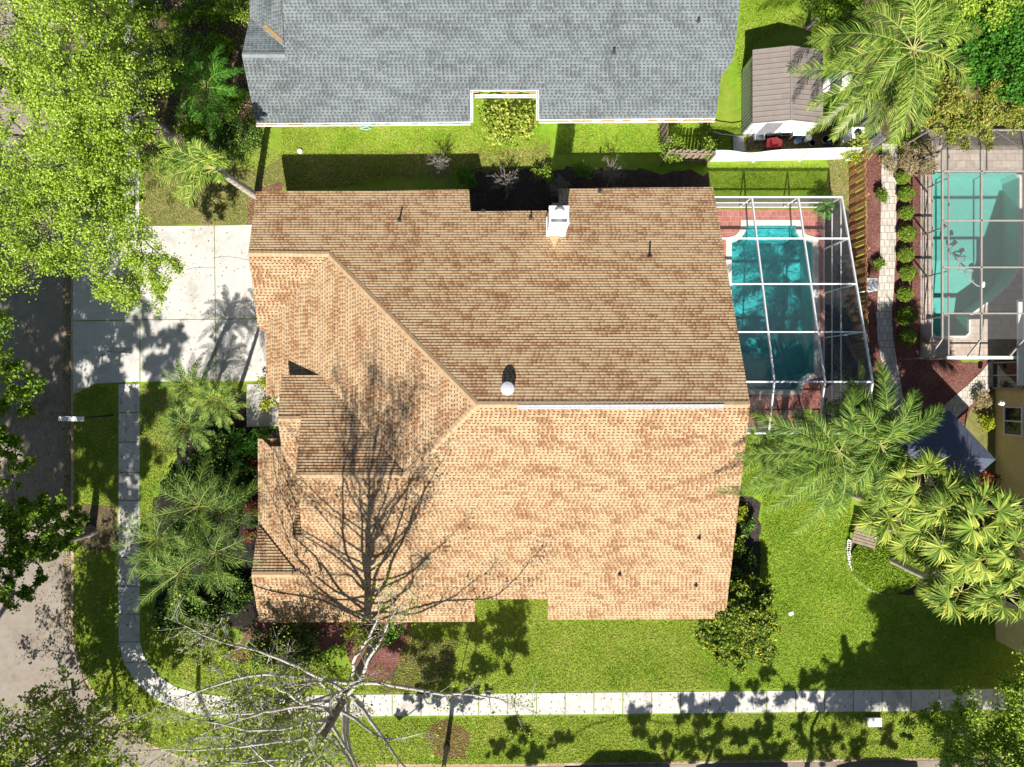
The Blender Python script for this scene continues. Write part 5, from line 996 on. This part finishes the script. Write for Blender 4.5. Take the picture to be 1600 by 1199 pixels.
bush('lime_shrub', 428, 614, .8, .9, 'lime yellow shrub by the front walk at the roof edge', 'lime', 1100, (.13, .09)); bush('round_shrub', 395, 690, .9, 1.3, 'leafy green shrub between front walk and lower palms', 'emerald', 1600)
bush('round_shrub', 418, 640, .7, .9, 'silvery spiky shrub on the front walk edge', 'dkleaf', 500) if False else None
clump_tree('large_shrub', P(1128, 940), CL([(1150 + a, 968 + b, z, r_ + .22) for a, b, z, r_ in ((-30, -30, 2.0, .5), (0, -38, 2.2, .5), (30, -25, 2.1, .5), (-38, 0, 1.9, .5), (-10, -8, 2.7, .55), (20, 0, 2.6, .5), (48, 0, 2.0, .45), (-25, 28, 2.0, .5), (5, 25, 2.4, .5), (35, 30, 2.1, .5), (8, 55, 1.6, .45), (-20, 52, 1.4, .4), (50, 48, 1.5, .4), (-45, 25, 1.4, .4), (42, -40, 1.6, .4), (12, -60, 1.5, .4))]), 'large dark glossy shrub with yellow green tips at the lower right roof corner', 'dkleaf', .6, .09, (.15, .10), 4.0, cat='shrub')
bush('dark_shrub', 1120, 925, .55, 1.6, 'dark purple leaved shrub touching the lower right roof corner', 'purple', 700, (.16, .09))
for x, y, l in ((401, 720, 'uppermost'), (402, 790, 'middle'), (399, 832, 'lowest')): bush('red_shrub', x, y, .35, .9, l + ' dark red shrub hugging the left wall of the tan roofed house', 'redleaf', 420, (.12, .08), 'red shrubs along the front wall')
bush('round_shrub', 560, 985, .6, .8, 'bright green shrub at the eave left of the cypress trunk', 'lime', 900); bush('round_shrub', 615, 985, .5, .7, 'green shrub at the eave right of the cypress trunk', 'emerald', 800)
bush('round_shrub', 730, 283, .45, .9, 'green shrub in shade near the upper roof notch', 'emerald', 700); bush('round_shrub', 850, 278, .5, .9, 'pale leaved shrub in the dark bed above the chimney', 'hedge', 420); bush('round_shrub', 908, 275, .5, .9, 'dark green shrub in the dark bed right of the chimney shadow', 'emerald', 500)
for x, y, r, l in ((690, 268, 1.0, 'leafless dark shrub left of the upper roof notch'), (790, 292, 1.1, 'leafless dark shrub in the shaded bed above the notch'), (870, 300, .8, 'leafless dark shrub just above the chimney'), (950, 280, 1.2, 'leafless dark shrub at the right end of shaded bed')): bare_tree('bare_shrub', P(x, y), 1.3, .1, lambda q, r=r: r*(1-q)**.4 + .2, l, 22, .03, leafn=0, asc=.8, barkm='bark', group='leafless shrubs in the shaded bed')
bush('ground_ivy', 385, 212, .9, .25, 'low ivy patch at the lower left corner of the grey roof', 'date', 2600, (.09, .07), sub=40); bush('ground_ivy', 350, 214, .8, .22, 'low ivy patch left of the grey roof corner', 'date', 2000, (.09, .07), sub=40)
bush('tall_shrub', 382, 30, .75, 2.2, 'bright green shrub at the upper left corner of the grey roof', 'oak', 1200); bush('tall_shrub', 352, 25, .6, 1.4, 'shaded shrub under the oak near the grey roof', 'oak2', 800)
clump_tree('emerald_tree', P(1440, 190), CL([(1530, 70, 4.5, 1.3), (1570, 40, 5, 1.4), (1595, 90, 5, 1.4), (1560, 110, 4, 1.1), (1620, 30, 5.5, 1.6), (1535, 105, 3.8, .9), (1600, 130, 4.5, 1.1), (1650, 100, 5, 1.6)]), 'dense emerald green tree in the top right corner', 'emerald', 1.8, .2, (.15, .10), 1.9, twig=False)
clump_tree('yellow_tree', P(1380, 120), CL([(1450, 15, 5, 1.1), (1500, 10, 5, 1.2), (1560, -10, 5.5, 1.4), (1400, -20, 5.5, 1.3), (1470, -40, 5.5, 1.4), (1500, 50, 4.6, .9), (1340, -30, 5, 1.2), (1590, 5, 5.5, 1.1), (1300, -40, 4.6, 1.2)]), 'yellow green tree along the top edge behind the queen palms', 'oak', 2, .18, (.15, .1), 1.4)
clump_tree('feathery_tree', P(1420, 260), CL([(1480, 160, 3.8, 1.1), (1520, 180, 3.4, 1.1), (1560, 165, 3.8, 1.0), (1500, 205, 3, .8), (1540, 215, 2.8, .6), (1460, 190, 3.0, .9), (1590, 185, 3.4, 1.0), (1450, 140, 3.6, .8), (1600, 150, 3.8, 1.0), (1550, 130, 4.2, .9)]), 'olive and orange feathery tree hanging over the top of the bronze cage', 'orangeleaf', 1.4, .12, (.15, .07), 1.5)
clump_tree('green_tree', P(1262, 45), CL([(1290, 20, 3, .9), (1320, 40, 2.6, .9), (1270, -10, 3, 1.0), (1350, 20, 2.6, .8), (1310, -10, 3, 1.0), (1365, 60, 2.4, .7)]), 'dark green tree above the shed at the top edge', 'oak2', 1, .12, (.14, .09), 1.3)
bush('dry_shrub', 1425, 255, .9, 1.1, 'pale dry grassy shrub at the top of clipped bush row', 'dryleaf', 2400, (.26, .03)); bush('dry_shrub', 1385, 262, .5, .6, 'small dry clump at the top of the garden path', 'dryleaf', 700, (.2, .03)); bush('dry_shrub', 1590, 125, 1.2, 1.6, 'pale brown dry plant at the right edge below the emerald tree', 'dryleaf', 1600, (.2, .05))
bush('fence_vine', 1043, 243, .55, 1.9, 'vine clump on the left end of weathered fence', 'hedge', 1100, (.1, .08), sub=30); bush('fence_vine', 1095, 243, .4, 1.9, 'vine clump on the right end of the weathered fence', 'hedge', 700, (.1, .08), sub=24); bush('fence_vine', 1318, 246, .7, 1.9, 'yellow vine over the corner of white and orange fences', 'croton', 900, (.15, .06), sub=24)
bush('lime_shrub', 1531, 662, .4, .7, 'lime shrub between canopy and yellow house', 'lime', 700); bush('dry_shrub', 1525, 625, .5, .6, 'dry pinkish plants beside diagonal path', 'dryleaf', 700, (.15, .05)); bush('red_shrub', 1538, 745, .45, .7, 'dark red shrub below the canopy corner at the yellow house', 'redleaf', 500); bush('tall_shrub', 1545, 790, .7, 2.6, 'lime green shrub against the yellow house wall', 'lime', 1400)
bush('agave', 1445, 530, .3, .4, 'tiny spiky plant inside lower left corner of bronze cage', 'dryleaf', 160, (.25, .03))
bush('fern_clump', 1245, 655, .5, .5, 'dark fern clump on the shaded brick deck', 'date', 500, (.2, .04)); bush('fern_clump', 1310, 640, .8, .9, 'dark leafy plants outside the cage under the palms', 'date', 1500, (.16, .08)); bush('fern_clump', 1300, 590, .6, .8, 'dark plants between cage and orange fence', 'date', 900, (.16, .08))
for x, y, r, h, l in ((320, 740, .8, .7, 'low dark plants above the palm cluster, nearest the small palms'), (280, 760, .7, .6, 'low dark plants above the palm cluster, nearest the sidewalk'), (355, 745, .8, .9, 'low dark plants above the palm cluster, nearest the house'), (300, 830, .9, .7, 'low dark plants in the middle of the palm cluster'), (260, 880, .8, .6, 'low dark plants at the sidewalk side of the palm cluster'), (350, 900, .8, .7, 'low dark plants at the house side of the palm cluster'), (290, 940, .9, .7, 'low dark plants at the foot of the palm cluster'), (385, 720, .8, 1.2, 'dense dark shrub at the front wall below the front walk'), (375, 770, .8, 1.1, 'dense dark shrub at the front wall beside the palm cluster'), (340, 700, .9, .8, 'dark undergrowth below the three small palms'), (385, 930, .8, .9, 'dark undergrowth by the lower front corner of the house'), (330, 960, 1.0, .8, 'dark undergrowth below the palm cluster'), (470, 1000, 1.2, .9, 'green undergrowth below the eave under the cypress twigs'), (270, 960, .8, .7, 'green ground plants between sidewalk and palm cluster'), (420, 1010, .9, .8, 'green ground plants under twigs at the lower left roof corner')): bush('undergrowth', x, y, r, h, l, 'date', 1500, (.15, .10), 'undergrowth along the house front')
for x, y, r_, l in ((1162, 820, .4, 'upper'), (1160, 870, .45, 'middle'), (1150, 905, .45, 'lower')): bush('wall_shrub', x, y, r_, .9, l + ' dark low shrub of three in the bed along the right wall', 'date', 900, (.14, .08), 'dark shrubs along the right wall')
# strip hedge in shade along the east wall
bush('wall_shrub', 1146, 850, .45, 1.0, 'dark glossy shrub against the right wall in the eave shade', 'dkleaf', 800, (.14, .09)); bush('wall_shrub', 1150, 800, .4, .9, 'yellow green plant at the right wall below the palm fronds', 'lime', 350)
# round ground cover mound
gm = thing('ground_cover', P(1385, 888), 'round mound of small leaved ground cover edged by pale stones', 'ground cover'); a = RNG.uniform(0, 6.283, 26000); rr_ = np.sqrt(RNG.random(26000)); e = P(1385, 878)
cx = e.x + np.cos(a)*rr_*2.05; cy = e.y + np.sin(a)*rr_*1.75; cz_ = .12 + .45*(1 - rr_**2) + RNG.normal(size=26000)*.03; leafobj('foliage', np.stack([cx, cy, cz_], 1), .085, .065, MT['mound'], gm)
# ---- grass blades over the lawns
def grass(name, polys, dens, m, hgt=.05, excl=()):
    pts = []
    for pl in polys:
        pl = px(*pl); A = np.array(pl); lo, hi = A.min(0), A.max(0); n = int(dens*(hi-lo).prod()); x = RNG.uniform(lo[0], hi[0], n); y = RNG.uniform(lo[1], hi[1], n)
        k_ = inpoly(x, y, pl)
        for e_ in excl: k_ &= ~inpoly(x, y, px(*e_))
        pts.append(np.stack([x[k_], y[k_]], 1))
    p = np.concatenate(pts); n = len(p); c = np.concatenate([p, np.full((n, 1), .008)], 1)
    a = RNG.uniform(0, 6.283, n); d = np.stack([np.cos(a), np.sin(a), np.zeros(n)], 1); s = RNG.uniform(.6, 1.5, (n, 1)); pr_ = np.stack([-d[:, 1], d[:, 0], d[:, 2]], 1)
    tip = c + d*RNG.uniform(.02, .09, (n, 1))*s + np.array([0, 0, 1])*hgt*s
    v = np.stack([c - pr_*.022*s, c + pr_*.022*s, tip], 1).reshape(-1, 3); o = npmesh(name, v, None, m, None, np.arange(n*3).reshape(-1, 3)); o['kind'] = 'stuff'; prop(o, None, None); return o
wk = [[(380, 590), (450, 590), (450, 672), (380, 672)], [(60, 325), (450, 325), (450, 600), (150, 602), (60, 622)]]
g1 = grass('lawn_grass', [[(115, 602), (184, 602), (184, 790), (115, 790)], [(115, 862), (184, 858), (184, 1000), (195, 1040), (215, 1070), (250, 1100), (300, 1122), (345, 1126), (660, 1123), (740, 1122), (1560, 1113), (1560, 1186), (740, 1194), (420, 1195), (335, 1191), (280, 1182), (235, 1164), (195, 1136), (160, 1100), (136, 1066), (122, 1034), (115, 1000), (114, 960)], [(222, 602), (288, 602), (276, 700), (240, 770), (236, 960), (330, 985), (420, 1010), (560, 1050), (640, 1083), (350, 1083), (270, 1068), (232, 1030), (222, 1000)], [(640, 972), (742, 972), (742, 938), (856, 938), (856, 970), (1110, 968), (1110, 1078), (610, 1083)], [(440, 198), (735, 198), (860, 215), (860, 262), (440, 296)]], 420, MT['blade'], .05, wk)
g1['label'] = 'short green grass on the verges and lawns'; g1['category'] = 'grass'
g2 = grass('back_grass', [[(1192, 760), (1330, 760), (1326, 880), (1360, 925), (1480, 935), (1600, 960), (1600, 1073), (1110, 1078), (1110, 970), (1185, 930)], [(870, 192), (1165, 195), (1150, 90), (1160, 0), (1240, 0), (1240, 40), (1180, 70), (1164, 200), (1100, 235), (1030, 225), (1030, 240), (870, 240)], [(1108, 258), (1288, 258), (1290, 300), (1108, 300)], [(1100, 680), (1330, 680), (1330, 760), (1192, 760), (1100, 770)]], 480, MT['blade2'], .05)
g2['label'] = 'lush green grass behind the tan and grey roofed houses'; g2['category'] = 'grass'
g3 = grass('dry_grass', [[(222, 240), (400, 220), (440, 240), (430, 350), (222, 350)], [(1292, 250), (1326, 240), (1326, 330), (1296, 300)]], 260, MT['blade3'], .04)
g3['label'] = 'patchy dry grass above the driveway'; g3['category'] = 'grass'
print('objects', len(D.objects))

# fallen leaves on paving and along the kerb
def litter(name, specs, m, label):
    ps = []
    for poly, n in specs:
        pl = px(*poly[0]); A = np.array(pl); lo, hi = A.min(0), A.max(0); x = RNG.uniform(lo[0], hi[0], n); y = RNG.uniform(lo[1], hi[1], n); k_ = inpoly(x, y, pl)
        ps.append(np.stack([x[k_], y[k_], np.full(k_.sum(), poly[1])], 1))
    c = np.concatenate(ps); o = leafobj(name, c, .10, .06, m, None, 2.5); o['kind'] = 'stuff'; o['label'] = label; o['category'] = 'leaves'
litter('fallen_leaves', [(([(220, 353), (446, 352), (446, 597), (220, 597)], .04), 260), (([(96, -100), (112, -100), (112, 990), (96, 990)], -.12), 5200), (([(0, 560), (100, 560), (108, 800), (0, 800)], -.13), 1500), (([(185, 600), (219, 600), (219, 1000), (185, 1000)], .04), 350), (([(40, 860), (100, 860), (112, 1000), (60, 1040)], -.13), 500), (([(350, 1085), (1560, 1076), (1560, 1112), (350, 1122)], .04), 500), (([(222, 602), (300, 602), (300, 700), (222, 700)], .03), 700), (([(435, 298), (735, 240), (735, 262), (440, 300)], .03), 500), (([(222, 0), (395, 0), (400, 240), (222, 240)], .03), 3500)], MT['dryleaf'], 'brown fallen leaves on the road edge driveway and walks')
for x, y, r_, h, l in ((240, 40, .9, 1.4, 'dark leafy undergrowth right of the oak at the top edge'), (300, 60, 1.0, 1.3, 'dark leafy undergrowth above the shaded palm'), (350, 90, .8, 1.2, 'dark leafy undergrowth between two low palms and grey roof'), (310, 205, .9, .9, 'dark leafy undergrowth below the bright low palm'), (250, 110, .8, 1.0, 'dark leafy undergrowth beside the oak trunk'), (370, 170, .7, 1.0, 'dark leafy undergrowth at the left edge of grey roof'), (330, 15, .9, 1.2, 'dark leafy undergrowth at the top edge left of the grey roof')):
    bush('undergrowth', x, y, r_, h, l, 'oak2', 1500, (.15, .09), 'undergrowth between oak and grey roof')
